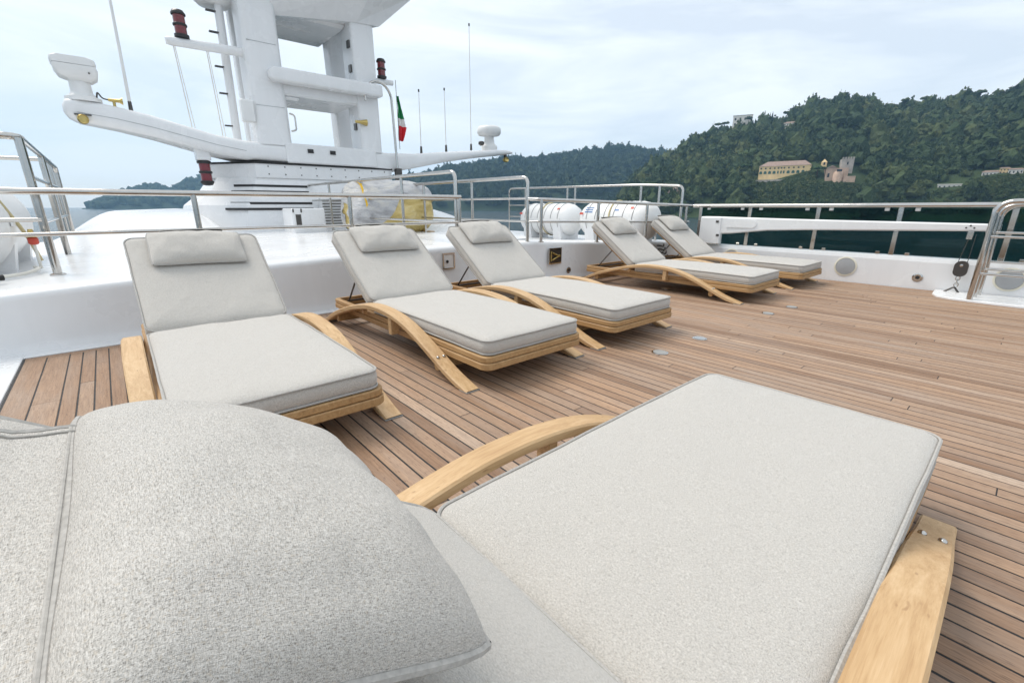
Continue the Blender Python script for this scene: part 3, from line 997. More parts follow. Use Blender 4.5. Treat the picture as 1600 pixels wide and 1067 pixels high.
railing('quarter_railing', 'rail sloping down to the bulwark behind the last two loungers',
        [[(3.80, 4.05, .972), (3.86, *wl_(3.86)[1:], .965), (*wl_(5.0), .938), (*wl_(6.76), .892)]],
        [[(3.80, 4.05, .715), (3.86, *wl_(3.86)[1:], .715), (*wl_(6.70), .66)]],
        [((*wl_(X), ztop(X)), (*wl_(X), z)) for X, z in ((3.86, .96), (4.78, .94), (5.72, .918), (6.62, .894))], fr=0.05)
XR = 6.9
railing('raft_railing', 'outer rail hooped round the two life rafts',
        [[(XR, 7.95, .34), (XR, 7.95, 1.25), (XR, 4.6, 1.23), (XR, 3.80, 1.19), (XR, 3.80, .66)]], [[(XR, 7.95, .66), (XR, 3.80, .66)], [(XR, 7.95, .90), (XR, 7.3, .90)]],
        [((XR, Y, .34), (XR, Y, z)) for Y, z in ((7.42, 1.245), (6.22, 1.24), (6.02, 1.24), (4.56, 1.23), (4.21, 1.21), (3.80, .68))], rp=.021)

# ------------------------------------------------------------------ starboard bulwark
bw = Thing('bulwark', 'white bulwark with tinted glass panels and steel top rail along the right side', 'bulwark', (XW, 1.0, 0))
Y0, Y1 = -3.6, 3.52
prof = [(0.0, -0.012), (0.0, 0.30), (0.012, 0.335), (0.035, 0.352), (0.11, 0.352), (0.13, 0.33), (0.13, -0.3)]
bm_ = MB(); bm_.loft([[(XW + a, Y, z) for a, z in prof] for Y in np.linspace(Y1, Y0, 12)], True, True)
bw.part('panel', bm_, 'white_paint')
bw.part('top_rail', MB().tube([(XW + .05, Y1, .890), (XW + .05, 2.0, .894), (XW + .05, 0.0, .905), (XW + .05, Y0, .915)], 0.027, 14), 'stainless')
pys = [3.40, 2.69, 1.865, 1.06, 0.18, -0.75, -1.7, -2.7]
for Y in pys:
    bw.part('post', MB().box(XW + .035, XW + .062, Y - .024, Y + .024, .345, .885, .004), 'stainless')
for a, b_ in zip(pys[:-1], pys[1:]):
    g = bw.part('glass_pane', MB().box(XW + .068, XW + .078, b_ + .012, a - .012, .362, .868), 'tinted_glass')
    for Yc in (a - (a - b_) * .16, b_ + (a - b_) * .16):
        bw.part('clip', MB().box(XW + .055, XW + .085, Yc - .022, Yc + .022, .353, .385, .003), 'stainless', g)
        bw.part('clip', MB().box(XW + .055, XW + .085, Yc - .022, Yc + .022, .838, .872, .003), 'white_plastic', g)
def speaker(Yc, z, r):
    a = bw.part('speaker_ring', MB().lathe((XW + .003, Yc, z), [(r, 0), (r, -.010), (r * .86, -.014), (r * .84, -.006), (.001, -.006)], 36, 'x'), 'cream_plastic')
    bw.part('speaker_mesh', MB().lathe((XW - .004, Yc, z), [(r * .83, 0), (r * .82, -.005), (r * .4, -.010), (.001, -.011)], 36, 'x'), 'grey_mesh', a)
for Yc in (2.84, 1.455, 0.075, -1.3):
    speaker(Yc, .185, .118)
a = bw.part('light_ring', MB().lathe((XW + .002, .77, .127), [(.048, 0), (.048, -.008), (.034, -.011), (.032, -.004), (.001, -.004)], 24, 'x'), 'stainless')
bw.part('light_lens', MB().lathe((XW - .003, .77, .127), [(.020, 0), (.018, -.008), (.001, -.009)], 16, 'x'), 'black_rubber', a)

# folded boarding beam in front of the glass
bd = Thing('boarding_beam', 'long white folded gangway beam hung in front of the glass panels', 'beam', (XW, 3.2, .36))
bev = MB()
sec = []
for Y, z0, z1 in ((3.28, .50, .745), (3.10, .50, .745), (2.9, .512, .742), (2.4, .575, .735), (1.9, .60, .73), (0.33, .648, .722), (0.24, .655, .716)):
    w = .055
    b_ = .014
    sec.append([(XW - .045, Y, z0 + b_), (XW - .045 + b_, Y, z0), (XW - .045 + w - b_, Y, z0), (XW - .045 + w, Y, z0 + b_), (XW - .045 + w, Y, z1 - b_), (XW - .045 + w - b_, Y, z1), (XW - .045 + b_, Y, z1), (XW - .045, Y, z1 - b_)])
bev.loft(sec, True, True)
beam = bd.part('beam', bev, 'white_paint')
bd.part('bracket', MB().box(XW - .06, XW + .02, 3.02, 3.34, .352, .742, .015), 'white_paint')
lo = [(XW - .055, 2.62 + .055 * math.sin(t) + (0.0), .655 + .055 * math.cos(t)) for t in np.linspace(math.pi, 2 * math.pi, 12)]
lo = [(XW - .0575, 2.95, .60)] + [(XW - .0575, 2.60 - .055 * math.sin(t), .655 - .055 * math.cos(t)) for t in np.linspace(0, math.pi, 12)] + [(XW - .0575, 2.95, .71)]
hi_ = [(p[0] + .016, p[1], p[2]) for p in lo]
bd.part('cover', MB().loft([hi_, lo], True, True), 'white_paint', beam)
bd.part('hinge', MB().box(XW - .068, XW - .055, 3.06, 3.10, .66, .69).box(XW - .068, XW - .055, 3.035, 3.075, .47, .50), 'dark_metal')
for dy, dz in ((0, .01), (.03, -.012), (-.03, -.012)):
    bd.part('bolt', MB().lathe((XW - .043, .46 + dy, .69 + dz), [(.009, 0), (.008, -.006), (.001, -.008)], 10, 'x'), 'dark_metal')

# lifting tackle hanging from the beam
tk = Thing('lifting_tackle', 'steel pulley block and wire hanging from the white beam to the deck', 'tackle', (6.62, .42, 0))
XT = XW - .06
tk.part('eye_plate', MB().box(XT - .006, XT + .006, .42, .47, .565, .645, .003), 'stainless')
tk.part('wire', MB().tube([(XT, .445, .58), (XT - .02, .475, .33)], .0035, 6), 'dark_metal')
tk.part('wire', MB().tube([(XT, .40, .62), (XT - .02, .405, .33)], .0035, 6), 'dark_metal')
blk = MB()
out = rrect(.385, .495, .185, .345, .05, 6)
blk.loft([[(XT - .045, y, z) for y, z in out], [(XT - .005, y, z) for y, z in out]], True, True)
bk = tk.part('block', blk, 'dark_metal')
tk.part('pin', MB().lathe((XT - .045, .44, .30), [(.014, 0), (.014, -.006), (.001, -.008)], 12, 'x'), 'stainless', bk)
for i, z in enumerate((.165, .13, .095)):
    m = MB(); pts = [(XT - .025 + (.014 * math.cos(t) if i % 2 else 0), .44 + (.016 * math.cos(t) if not i % 2 else 0), z + .026 * math.sin(t)) for t in np.linspace(0, 2 * math.pi, 13)]
    tk.part('shackle', m.tube(pts, .006, 6, False), 'stainless')
tk.part('deck_eye', MB().tube(fillet([(XT - .04, .53, .006), (XT - .03, .45, .075), (XT - .03, .40, .006)], .02), .009, 8), 'dark_metal')
tk.part('base_plate', MB().box(XT - .10, XT + .04, .37, .56, .0015, .010, .003), 'stainless')

# white landing pad and the steel ladder hoops on it
pad = MB()
outl = [(6.10, -1.6), (6.13, .1), (6.18, .42), (6.26, .54), (6.40, .585), (6.705, .60), (6.705, -1.6)]
pad.loft([[(x, y, .0012) for x, y in outl[::-1]], [(x, y, .016) for x, y in outl[::-1]], [(x + (.006 if x < 6.5 else 0), y - (.006 if y > 0 else 0), .020) for x, y in outl[::-1]]], True, True)
single('landing_pad', pad, 'white_paint', 'white painted pad let into the teak under the steel hoops', 'pad', (6.4, 0, 0))
ld = Thing('boarding_ladder', 'stacked steel ladder hoops on the white pad at right', 'ladder', (6.25, .29, .02))
for X, Ya, zt, r in ((6.20, .293, .935, .024), (6.42, .275, .905, .021), (6.60, .255, .900, .018)):
    ld.part('hoop', MB().tube(fillet([(X, Ya, .02), (X, Ya, zt), (X, -1.5, zt)], .13, 8), r, 14), 'stainless')
for X, Yb, z in ((6.20, .29, .62), (6.20, .29, .275), (6.42, .27, .65), (6.42, .27, .30), (6.60, .25, .36)):
    ld.part('rung', MB().tube([(X, Yb, z), (X, -1.5, z)], .012, 10), 'stainless')

# ------------------------------------------------------------------ sun loungers
ALPHA = math.radians(36)
HY, HZ = 1.362, 0.200                         # backrest hinge
def to_back(x, s, n):                         # backrest plane: s up the back, n out of it
    return (x, HY + s * math.cos(ALPHA) - n * math.sin(ALPHA), HZ + s * math.sin(ALPHA) + n * math.cos(ALPHA))
def cushion(w, s0, s1, th, seed, xf, puff=0.014):
    """Box cushion with rounded corners, a domed top and a little slack; returns body and the two seams."""
    r = 0.045; n = 7
    m = MB()
    loops = []
    def loop(inset, z):
        rr = min(max(0.012, r - inset * 0.9), (w / 2 - inset) * .9)
        pts = rrect(-w / 2 + inset, w / 2 - inset, s0 + inset, s1 - inset, rr, n)
        # subdivide the straight runs so that the edge can wander
        out = []
        for i, p in enumerate(pts):
            q = pts[(i + 1) % len(pts)]
            L = math.hypot(q[0] - p[0], q[1] - p[1])
            k = 10 if i % (n + 1) == n else 1
            for j in range(k):
                t = j / k
                out.append((p[0] + (q[0] - p[0]) * t, p[1] + (q[1] - p[1]) * t))
        res = []
        for (x, y) in out:
            wob = 0.004 * noise.noise((x * 5 + seed, y * 5, seed)) * max(0, 1 - inset / .2)
            lump = (0.006 * noise.noise((x * 6 + seed, y * 6, 2 + seed)) + 0.0028 * noise.noise((x * 22 + seed, y * 9, 5 + seed))) * min(1, inset / .04) * min(1, max(0, (.30 - inset) / .12))
            res.append((x + wob, y + wob, z + lump))
        return res
    for ins, z in ((0.10, 0.002), (0.012, 0.0), (0.0, 0.008), (-0.006, th * .35), (-0.006, th * .65), (0.0, th - 0.006), (0.006, th), (0.020, th + puff * .45),
                   (0.045, th + puff * .8), (0.09, th + puff), (0.16, th + puff * 1.1), (0.24, th + puff * 1.1), (.30, th + puff * 1.1)):
        loops.append([xf(x, y, z_) for x, y, z_ in loop(ins, z)])
    m.loft(loops, True, False, True)
    L_ = len(loops[0]); off = (len(loops) - 1) * L_
    left = list(range(24, 35)); right = [0] + list(range(67, 57, -1))
    fs_ = [(off + left[i], off + left[i + 1], off + right[i + 1], off + right[i]) for i in range(10)]
    fs_ += [tuple(off + i for i in range(0, 25)), tuple(off + i for i in range(34, 59))]
    fs_.append(tuple(range(L_ - 1, -1, -1)))
    for f_ in fs_:
        m.f.append(f_); m.sm.append(True)
    seams = []
    for z in (th - 0.003, 0.006):
        pts = [xf(x, y, z_) for x, y, z_ in loop(-0.003, z)]
        s = MB(); s.tube(pts + [pts[0]], 0.0046, 6, False); seams.append(s)
    return m, seams

def ring_frame(w, y0, y1, z0, z1, t, r):
    o = rrect(-w / 2, w / 2, y0, y1, r, 6); i_ = rrect(-w / 2 + t, w / 2 - t, y0 + t, y1 - t, max(.008, r - t), 6)
    b = 0.004
    oi = rrect(-w / 2 + b, w / 2 - b, y0 + b, y1 - b, r - b, 6)
    R = [[(x, y, z0) for x, y in i_], [(x, y, z0) for x, y in oi], [(x, y, z0 + b) for x, y in o], [(x, y, z1 - b) for x, y in o], [(x, y, z1) for x, y in oi], [(x, y, z1) for x, y in i_], [(x, y, z0) for x, y in i_]]
    m = MB()
    n = len(o); v = [p for r_ in R[:-1] for p in r_]; f = []
    for k in range(6):
        for j in range(n):
            a = k * n + j; b2 = k * n + (j + 1) % n
            c = ((k + 1) % 6) * n + (j + 1) % n; d = ((k + 1) % 6) * n + j
            f.append((a, b2, c, d))
    return m.add(v, f)

def arm_mesh(xc, w=0.082, th=0.034):
    path = [(2.030, .011), (1.857, .092), (1.71, .146), (1.45, .222), (1.23, .266), (1.06, .281), (.883, .275), (.724, .251), (.579, .208), (.445, .155), (.345, .112), (.218, .060), (.056, .011)]
    P = catmull([(0, y, z) for y, z in path], 4)
    m = MB(); rings = []
    c = 0.006
    for i, p in enumerate(P):
        t = (P[min(i + 1, len(P) - 1)] - P[max(i - 1, 0)]).normalized()
        nrm = Vector((0, -t.z, t.y)) * (1 if t.y < 0 else 1)
        if nrm.z < 0: nrm = -nrm
        ring = []
        for dx, dn in ((-w / 2 + c, 0), (w / 2 - c, 0), (w / 2, -c), (w / 2, -th + c), (w / 2 - c, -th), (-w / 2 + c, -th), (-w / 2, -th + c), (-w / 2, -c)):
            q = p + nrm * dn
            ring.append((xc + dx, q.y, max(q.z, 0.0066)))
        rings.append(ring)
    return m.loft(rings, True, True, True)

def pillow_mesh(a, b, T, seed):
    nu, nv = 44, 34
    top = []; bot = []
    rim = []
    def outline(u, v):
        x = a * u * (1 - 0.055 * (1 - v * v)) ; y = b * v * (1 - 0.07 * (1 - u * u))
        k = 1 - 0.075 * (u * v) ** 4
        return x * k, y * k
    V = []; F = []
    for side in (1, -1):
        for j in range(nv + 1):
            for i in range(nu + 1):
                u = -1 + 2 * i / nu; v = -1 + 2 * j / nv
                u = math.copysign(1 - (1 - abs(u)) ** 1.35, u); v = math.copysign(1 - (1 - abs(v)) ** 1.35, v)
                x, y = outline(u, v)
                e = (max(0, 1 - abs(u) ** 2.6) * max(0, 1 - abs(v) ** 2.4)) ** 0.52
                z = T * e * (1 if side > 0 else 0.5)
                ed = min(1 - abs(u), 1 - abs(v))
                wr = (0.010 * noise.noise((x * 8 + seed, y * 8, seed)) + 0.0045 * noise.noise((x * 24, y * 17 + seed, 1.0))) * min(1, e * 1.6)
                wr += 0.0040 * noise.noise(((x if abs(v) > abs(u) else y) * 55 + seed, seed, 3.0)) * math.exp(-ed * 7) * min(1, ed * 14)
                V.append((x, y, side * z + (wr if side > 0 else 0)))
    n1 = (nu + 1) * (nv + 1)
    for sd in (0, 1):
        for j in range(nv):
            for i in range(nu):
                q = (sd * n1 + j * (nu + 1) + i, sd * n1 + j * (nu + 1) + i + 1, sd * n1 + (j + 1) * (nu + 1) + i + 1, sd * n1 + (j + 1) * (nu + 1) + i)
                F.append(q if sd == 0 else q[::-1])
    m = MB(); m.add(V, F, True)
    ts = [(-1 + 2 * k / 24, -1) for k in range(24)] + [(1, -1 + 2 * k / 16) for k in range(16)] + [(1 - 2 * k / 24, 1) for k in range(24)] + [(-1, 1 - 2 * k / 16) for k in range(16)]
    pp = [(*outline(u, v), 0.0) for u, v in ts]
    s = MB(); s.tube(pp + [pp[0]], 0.0045, 7, False)
    return m, s

def flap_mesh(w, s_start, n_start, follow=None):
    path = [(s_start, n_start), (s_start + .03, n_start - .022), (s_start + .06, .098), (.70, .095), (.762, .094), (.780, .075), (.786, .04), (.782, -.01), (.765, -.036), (.70, -.040), (.52, -.040)]
    path = [p for i, p in enumerate(path) if i < 2 or i > 3 or p[0] > s_start + .05]
    m = MB(); rows = []
    C = catmull([(0, s_, n_) for s_, n_ in path], 4)
    for off in (0.0, 0.004):
        for ip, p in enumerate(C):
            bl = max(0.0, 1 - ip / 7.0) if follow else 0.0
            rows.append([to_back(x, p.y, (p.z + (off if p.y < .77 and p.z > 0 else 0)) * (1 - bl) + (follow(x) * bl if bl else 0)) for x in np.linspace(-w / 2, w / 2, 13)])
    half = len(C)
    top = rows[half:]
    m.loft(top, False, False, True)
    hems = []
    for x, r, dz in ((-w / 2 + .016, .0012, .0046), (w / 2 - .016, .0012, .0046), (-w / 2, .0028, .003), (w / 2, .0028, .003)):
        i_ = int(round((x + w / 2) / w * 12))
        hems.append(MB().tube([Vector(top[k][i_]) + Vector(to_back(0, 0, dz - .003)) - Vector(to_back(0, 0, 0)) + Vector((x - top[k][i_][0], 0, 0)) for k in range(len(top))], r, 5))
    for k, r in ((0, .0024), (2, .0016)):
        hems.append(MB().tube(top[k], r, 6))
    return m, hems

def make_lounger(seed=0.0):
    t = bpy.data.objects.new('sun_lounger', None); COL.objects.link(t); t.empty_display_size = .1
    ring_frame(.735, 0.0, 2.02, .108, .144, .034, .055).build('frame', 'teak_frame', t)
    ring_frame(.728, 0.004, 2.016, .1465, .178, .034, .052).build('frame_rim', 'teak_frame', t)
    for y in (.35, .7, 1.05, 1.335):
        MB().box(-.33, .33, y - .03, y + .03, .150, .172, .004).build('slat', 'teak_frame', t)
    for sx in (-1, 1):
        xc = sx * .4105
        arm = arm_mesh(xc).build('arm', 'teak_arm', t, ang=28)
        for y0 in (.045, 1.955):
            MB().box(xc - .0415, xc + .0415, (.053 if y0 < 1 else 1.955), (.12 if y0 < 1 else 2.033), .0005, .0060, .001).build('foot_pad', 'grey_pad', arm)
        for dx in (-.018, .02):
            MB().lathe((xc + dx, .345, .113), [(.0095, 0), (.009, .005), (.005, .008), (.001, .009)], 12).build('bolt', 'stainless', arm)
        MB().box(xc - .030, xc + .022, .855, .895, .13, .248, .004).build('arm_spacer', 'teak_arm', t)
        MB().lathe((xc - sx * .03, 1.34, .19), [(.017, 0), (.017, sx * .028), (.001, sx * .03)], 12, 'x').build('pivot_dowel', 'teak_arm', t)
    for y, z in ((.36, .066), (1.78, .070)):
        out = rrect(y - .022, y + .022, z - .030, z + .030, .019, 4)
        MB().loft([[(-.43, a, b) for a, b in out[::-1]], [(.43, a, b) for a, b in out[::-1]]], True, True).build('cross_bar', 'teak_frame', t)
    # backrest frame, struts, cushions
    bf = MB(); fr = ring_frame(.655, .0, .735, -.026, -.004, .045, .04)
    bf.add([to_back(*p) for p in fr.v], fr.f)
    b = bf.build('backrest_frame', 'teak_frame', t)
    for s_ in (.16, .30, .44, .58):
        sl = MB().box(-.30, .30, s_ - .03, s_ + .03, -.022, -.006)
        MB().add([to_back(*p) for p in sl.v], sl.f).build('slat', 'teak_frame', b)
    for sx in (-1, 1):
        MB().tube([to_back(sx * .29, .36, -.03), (sx * .29, 1.88, .165)], .007, 8).build('support_strut', 'dark_metal', t)
    MB().tube([(-.30, 1.88, .168), (.30, 1.88, .168)], .008, 8).build('strut_bar', 'dark_metal', t)
    m, seams = cushion(.690, .020, 1.318, .078, 1.0 + seed, lambda x, y, z: (x, y, .1795 + z + 0.006 * math.sin(max(0, min(1, y / 1.3)) * math.pi)))
    c = m.build('seat_cushion', 'fabric', t)
    for s in seams: s.build('piping', 'piping', c)
    m, seams = cushion(.690, .004, .762, .078, 4.0 + seed, to_back)
    c = m.build('backrest_cushion', 'fabric', t)
    for s in seams: s.build('piping', 'piping', c)
    return t
def add_pillow(t, s_, a, b, T, dx=0.0, seed=2.0, tilt=0.0, nn=0.118, fw=.33, fs=.90, fn=.012, fdx=0.0, yaw=0.0, fdrop=0.0):
    m, pip = pillow_mesh(a, b, T, seed)
    p = m.build('pillow', 'fabric', t)
    p.location = to_back(dx, s_, nn); p.rotation_euler = (ALPHA + tilt, 0, 0); p.rotation_euler.rotate_axis('Z', yaw)
    pip.build('piping', 'piping', p)
    def follow(x):
        if fdrop < 0: return nn + fn
        u = min(.999, abs(x + fdx) / a)
        return nn + T * (max(0, 1 - u ** 2.6) * (1 - fs ** 2.4)) ** .52 + .005 - fdrop
    fm, hem = flap_mesh(fw, s_ + b * fs, nn + fn, follow)
    f = fm.build('pillow_flap', 'fabric', t); f.location = (dx + fdx, 0, 0)
    for h_ in hem: h_.build('hem', 'piping', f)
    return p
spots = [
    ((0.380, 1.640, 0), -0.014, 'sun lounger at far left, against the wall behind the foreground pillow', 0.60),
    ((1.640, 1.643, 0), 0.0, 'second sun lounger from left, its bolted left arm in full view', 0.61),
    ((2.690, 1.650, 0), -0.004, 'third sun lounger from left, touching the arm of the second', 0.62),
    ((4.800, 1.640, 0), 0.0, 'fourth sun lounger from left, left one of the far pair', 0.62),
    ((6.040, 1.600, 0), 0.0, 'farthest sun lounger, right one of the far pair by the bulwark', 0.62),
]
for i, (loc, rotz, lab, s_) in enumerate(spots):
    o = make_lounger(i * 7.3)
    o.location = loc; o.rotation_euler = (0, 0, rotz)
    tag(o, lab, 'sun lounger', 'teak sun loungers on the deck')
    add_pillow(o, s_ + random.uniform(-.012, .012), .255, .150, .064, dx=random.uniform(-.02, .02), seed=2.0 + i * 3.1, nn=.112, yaw=random.uniform(-.05, .05))
front = make_lounger(51.0)
front.location = (1.735, .415, 0); front.rotation_euler = (0, 0, math.radians(90))
for ch in front.children:
    if 'cushion' in ch.name: ch.location.x -= .018
tag(front, 'large foreground sun lounger turned sideways, pillow close to the camera', 'sun lounger', 'teak sun loungers on the deck')
add_pillow(front, .490, .236, .152, .084, dx=.042, seed=21.0, nn=.137, tilt=-.13, fw=.42, fs=.86, fn=-.014, fdx=-.025, fdrop=-1)

# ------------------------------------------------------------------ mast with its wings
YM = 9.0
mast = Thing('radar_mast', 'large white radar mast with spread wings at upper left', 'mast', (3.2, 9.8, .9))
WP = 'white_paint'
def rsec_x(X, yc, zc, hy, hz, r, n=5):       # rounded section in the YZ plane at X
    return [(X, y, z) for y, z in rrect(yc - hy, yc + hy, zc - hz, zc + hz, min(r, hy * .98, hz * .98), n)]
def wing(secs):
    m = MB(); m.loft([rsec_x(*s) for s in secs], True, True, True); return m
# (X, y centre, z centre, half chord, half thickness, corner radius)
def wsec(X, zt, zb, hy, yc=9.55, r=.1):
    return (X, yc, (zt + zb) / 2, hy, (zt - zb) / 2, r)
lw = mast.part('wing', wing([wsec(-.14, 2.21, 2.12, .12, 9.20, .05), wsec(-.10, 2.29, 2.05, .17, 9.20), wsec(.0, 2.31, 2.00, .19, 9.21), wsec(.4, 2.26, 1.95, .24, 9.25),
                        wsec(.8, 2.19, 1.88, .30, 9.31), wsec(1.2, 2.09, 1.79, .36, 9.37), wsec(1.6, 1.99, 1.70, .42, 9.42), wsec(2.0, 1.94, 1.64, .50, 9.50), wsec(2.7, 1.93, 1.62, .55, 9.55)]), WP)
mast.part('seam', MB().tube([(0.0, 9.019, 2.12), (.4, 9.009, 2.08), (.8, 9.009, 2.01), (1.2, 9.009, 1.92), (1.6, 8.999, 1.83), (2.0, 8.999, 1.77)], .004, 5), 'grey_mesh', lw)
mast.part('wing', wing([wsec(4.2, 1.93, 1.55, .55), wsec(4.6, 1.92, 1.54, .55), wsec(5.2, 1.95, 1.66, .52), wsec(6.0, 2.04, 1.83, .46, 9.46), wsec(6.8, 2.12, 1.96, .40, 9.40),
                        wsec(7.4, 2.18, 2.05, .34, 9.34), wsec(7.8, 2.20, 2.10, .28, 9.3, .05), wsec(7.98, 2.18, 2.13, .18, 9.25, .03)]), WP)
cen = MB().box(2.62, 4.30, 8.97, 10.1, 1.62, 1.945, .02)
cp = mast.part('centre_panel', cen, WP)
for X in (2.98, 3.38):
    mast.part('lamp_slot', MB().box(X, X + .10, 8.955, 8.972, 1.80, 1.865), 'black_paint_and_shade', cp)
# collar with its black joint and the flared house below
def prism(pts, z0, z1):
    return MB().loft([[(x, y, z0) for x, y in pts], [(x, y, z1) for x, y in pts]], True, True)
col_pts = [(2.10, 9.02), (4.62, 9.02), (4.75, 10.6), (1.55, 10.6), (1.55, 9.85)]
mast.part('joint', prism([(a * 1.0, b) for a, b in [(2.09, 9.005), (4.63, 9.005), (4.76, 10.62), (1.54, 10.62), (1.54, 9.84)]], 1.585, 1.618), 'black_rubber')
colr = mast.part('collar', prism(col_pts, 1.36, 1.585), WP)
for i in range(9):
    X = 2.3 + i * .27
    mast.part('bolt', MB().lathe((X, 9.019, 1.545), [(.012, 0), (.011, -.006), (.001, -.008)], 8, 'y').lathe((X, 9.019, 1.42), [(.012, 0), (.011, -.006), (.001, -.008)], 8, 'y'), 'dark_metal', colr)
def house_sec(z, x0, x1, y0, ch):
    return [(x0 + ch, y0, z), (x1, y0, z), (x1, 11, z), (x0, 11, z), (x0, y0 + ch * 1.3, z)]
hs = MB(); hs.loft([house_sec(.42, 1.02, 4.6, 8.72, .72), house_sec(.90, 1.20, 4.6, 8.82, .66), house_sec(1.10, 1.45, 4.62, 8.93, .52), house_sec(1.30, 1.60, 4.62, 9.03, .47), house_sec(1.362, 1.62, 4.62, 9.05, .47)], True, True)
house = mast.part('house', hs, WP)
for z, xa, yo in ((1.225, 2.02, 8.985), (1.125, 1.96, 8.935), (.935, 1.90, 8.832), (.84, 1.80, 8.797)):
    sl = MB().box(xa, 2.90, yo - .010, yo + .05, z - .018, z + .018)
    sl.add([(xa, yo - .010, z - .018), (xa, yo - .010, z + .018), (xa - .24, yo + .30, z + .018), (xa - .24, yo + .30, z - .018), (xa, yo + .03, z - .018), (xa, yo + .03, z + .018), (xa - .22, yo + .33, z + .018), (xa - .22, yo + .33, z - .018)],
           [(0, 3, 2, 1), (4, 5, 6, 7), (0, 4, 7, 3), (1, 2, 6, 5), (3, 7, 6, 2)])
    mast.part('louvre_slot_shade', sl, 'black_paint_and_shade', house)  # shade of the louvre slots put in as black bars on the house face
# grille to the right of the locker
gp = mast.part('grille_panel', MB().box(3.0, 3.80, 8.68, 8.78, .46, 1.03, .01), WP)
for i in range(10):
    z = .52 + i * .05
    mast.part('slat', MB().box(3.03, 3.77, 8.664, 8.682, z, z + .016), 'dark_metal', gp)
# columns
def column(x0a, x1a, x0b, x1b, z0, z1, y0, y1, r=.07):
    m = MB(); m.loft([[(x, y, z0) for x, y in rrect(x0a, x1a, y0, y1, r, 4)], [(x, y, z1) for x, y in rrect(x0b, x1b, y0 + .1, y1 + .1, r, 4)]], True, True, True)
    return m
mast.part('column', column(2.20, 2.76, 2.24, 2.79, 1.90, 5.2, YM, YM + .55, .10), WP)
mast.part('column', column(4.03, 4.45, 4.04, 4.50, 1.90, 5.0, YM, YM + .50, .05), WP)
mast.part('column', column(4.02, 4.50, 4.02, 4.5, 1.90, 5.0, YM + 1.05, YM + 1.4, .04), WP)
mast.part('column', column(2.30, 2.44, 2.30, 2.44, 1.6, 5.0, YM + 1.05, YM + 1.25, .04), WP)
mast.part('platform', MB().loft([[(2.72, 9.2, 3.93), (4.15, 9.05, 4.10), (4.60, 9.05, 4.13), (4.3, 11.0, 4.35), (2.72, 11.0, 4.2)],
                                 [(2.0, 8.9, 4.35), (4.3, 8.6, 4.5), (5.35, 8.9, 4.78), (5.2, 11.2, 5.0), (2.0, 11.2, 4.8)],
                                 [(2.0, 8.9, 5.6), (4.3, 8.6, 5.6), (5.4, 8.9, 5.6), (5.2, 11.2, 5.6), (2.0, 11.2, 5.6)]], True, True), WP)
sf = mast.part('soffit', MB().box(2.76, 4.06, 9.30, 10.7, 4.03, 4.3, .05), WP)
mast.part('hatch', MB().box(2.95, 3.60, 9.9, 10.5, 4.02, 4.032), WP, sf)
mast.part('dome_fairing', MB().lathe((2.0, 9.7, 4.0), [(.05, 0), (.22, .02), (.33, .12), (.36, .3), (.36, 1.2)], 18), WP)
def beam_x(x0, x1, yc, zc, hy, hz, r):
    m = MB(); m.loft([rsec_x(x0, yc, zc, hy * .6, hz * .6, r), rsec_x(x0 + .06, yc, zc, hy * .95, hz * .95, r), rsec_x(x0 + .12, yc, zc, hy, hz, r), rsec_x(x1 - .06, yc, zc, hy, hz, r), rsec_x(x1, yc, zc, hy * .9, hz * .9, r)], True, True, True); return m
cb = mast.part('crossbeam', beam_x(2.50, 4.46, 8.94, 2.985, .12, .105, .035), WP)
mast.part('crossbeam', MB().box(2.70, 4.06, 9.06, 10.2, 2.72, 2.93, .03), WP)
mast.part('arch_soffit', MB().box(2.74, 3.0, 9.1, 10.2, 2.66, 2.73, .03), WP)
mast.part('grab_handle', MB().tube(fillet([(2.755, 8.985, 2.42), (2.84, 8.985, 2.40), (2.84, 8.985, 2.16), (2.755, 8.985, 2.14)], .05), .014, 8), 'stainless')
mast.part('junction_box', MB().box(2.02, 2.22, 8.98, 9.12, 2.22, 2.56, .02), 'white_plastic')
mast.part('conduit', MB().tube([(2.02, 9.6, 1.9), (2.07, 9.6, 5.2)], .065, 10), WP)
for z in (2.2, 2.7, 3.1, 3.6, 3.9):
    mast.part('step', MB().box(1.86, 2.0, 9.56, 9.62, z, z + .02), 'dark_metal')
mast.part('yard', MB().tube([(1.20, 9.25, 3.27), (1.26, 9.25, 3.272), (2.22, 9.25, 3.30)], [.05, .062, .07], 12), WP)
mast.part('bracket', MB().tube([(4.40, 9.25, 3.24), (4.9, 9.25, 3.26)], .05, 10), WP)
for zc in (2.3, 2.85, 3.3, 3.7):
    mast.part('cable_clip', MB().box(4.005, 4.035, 9.15, 9.25, zc, zc + .12), 'dark_metal')
mast.part('horn', MB().lathe((3.93, 8.98, 2.42), [(.025, 0), (.03, .1), (.055, .2), (.06, .22), (.001, .18)], 14, 'x'), 'brass')

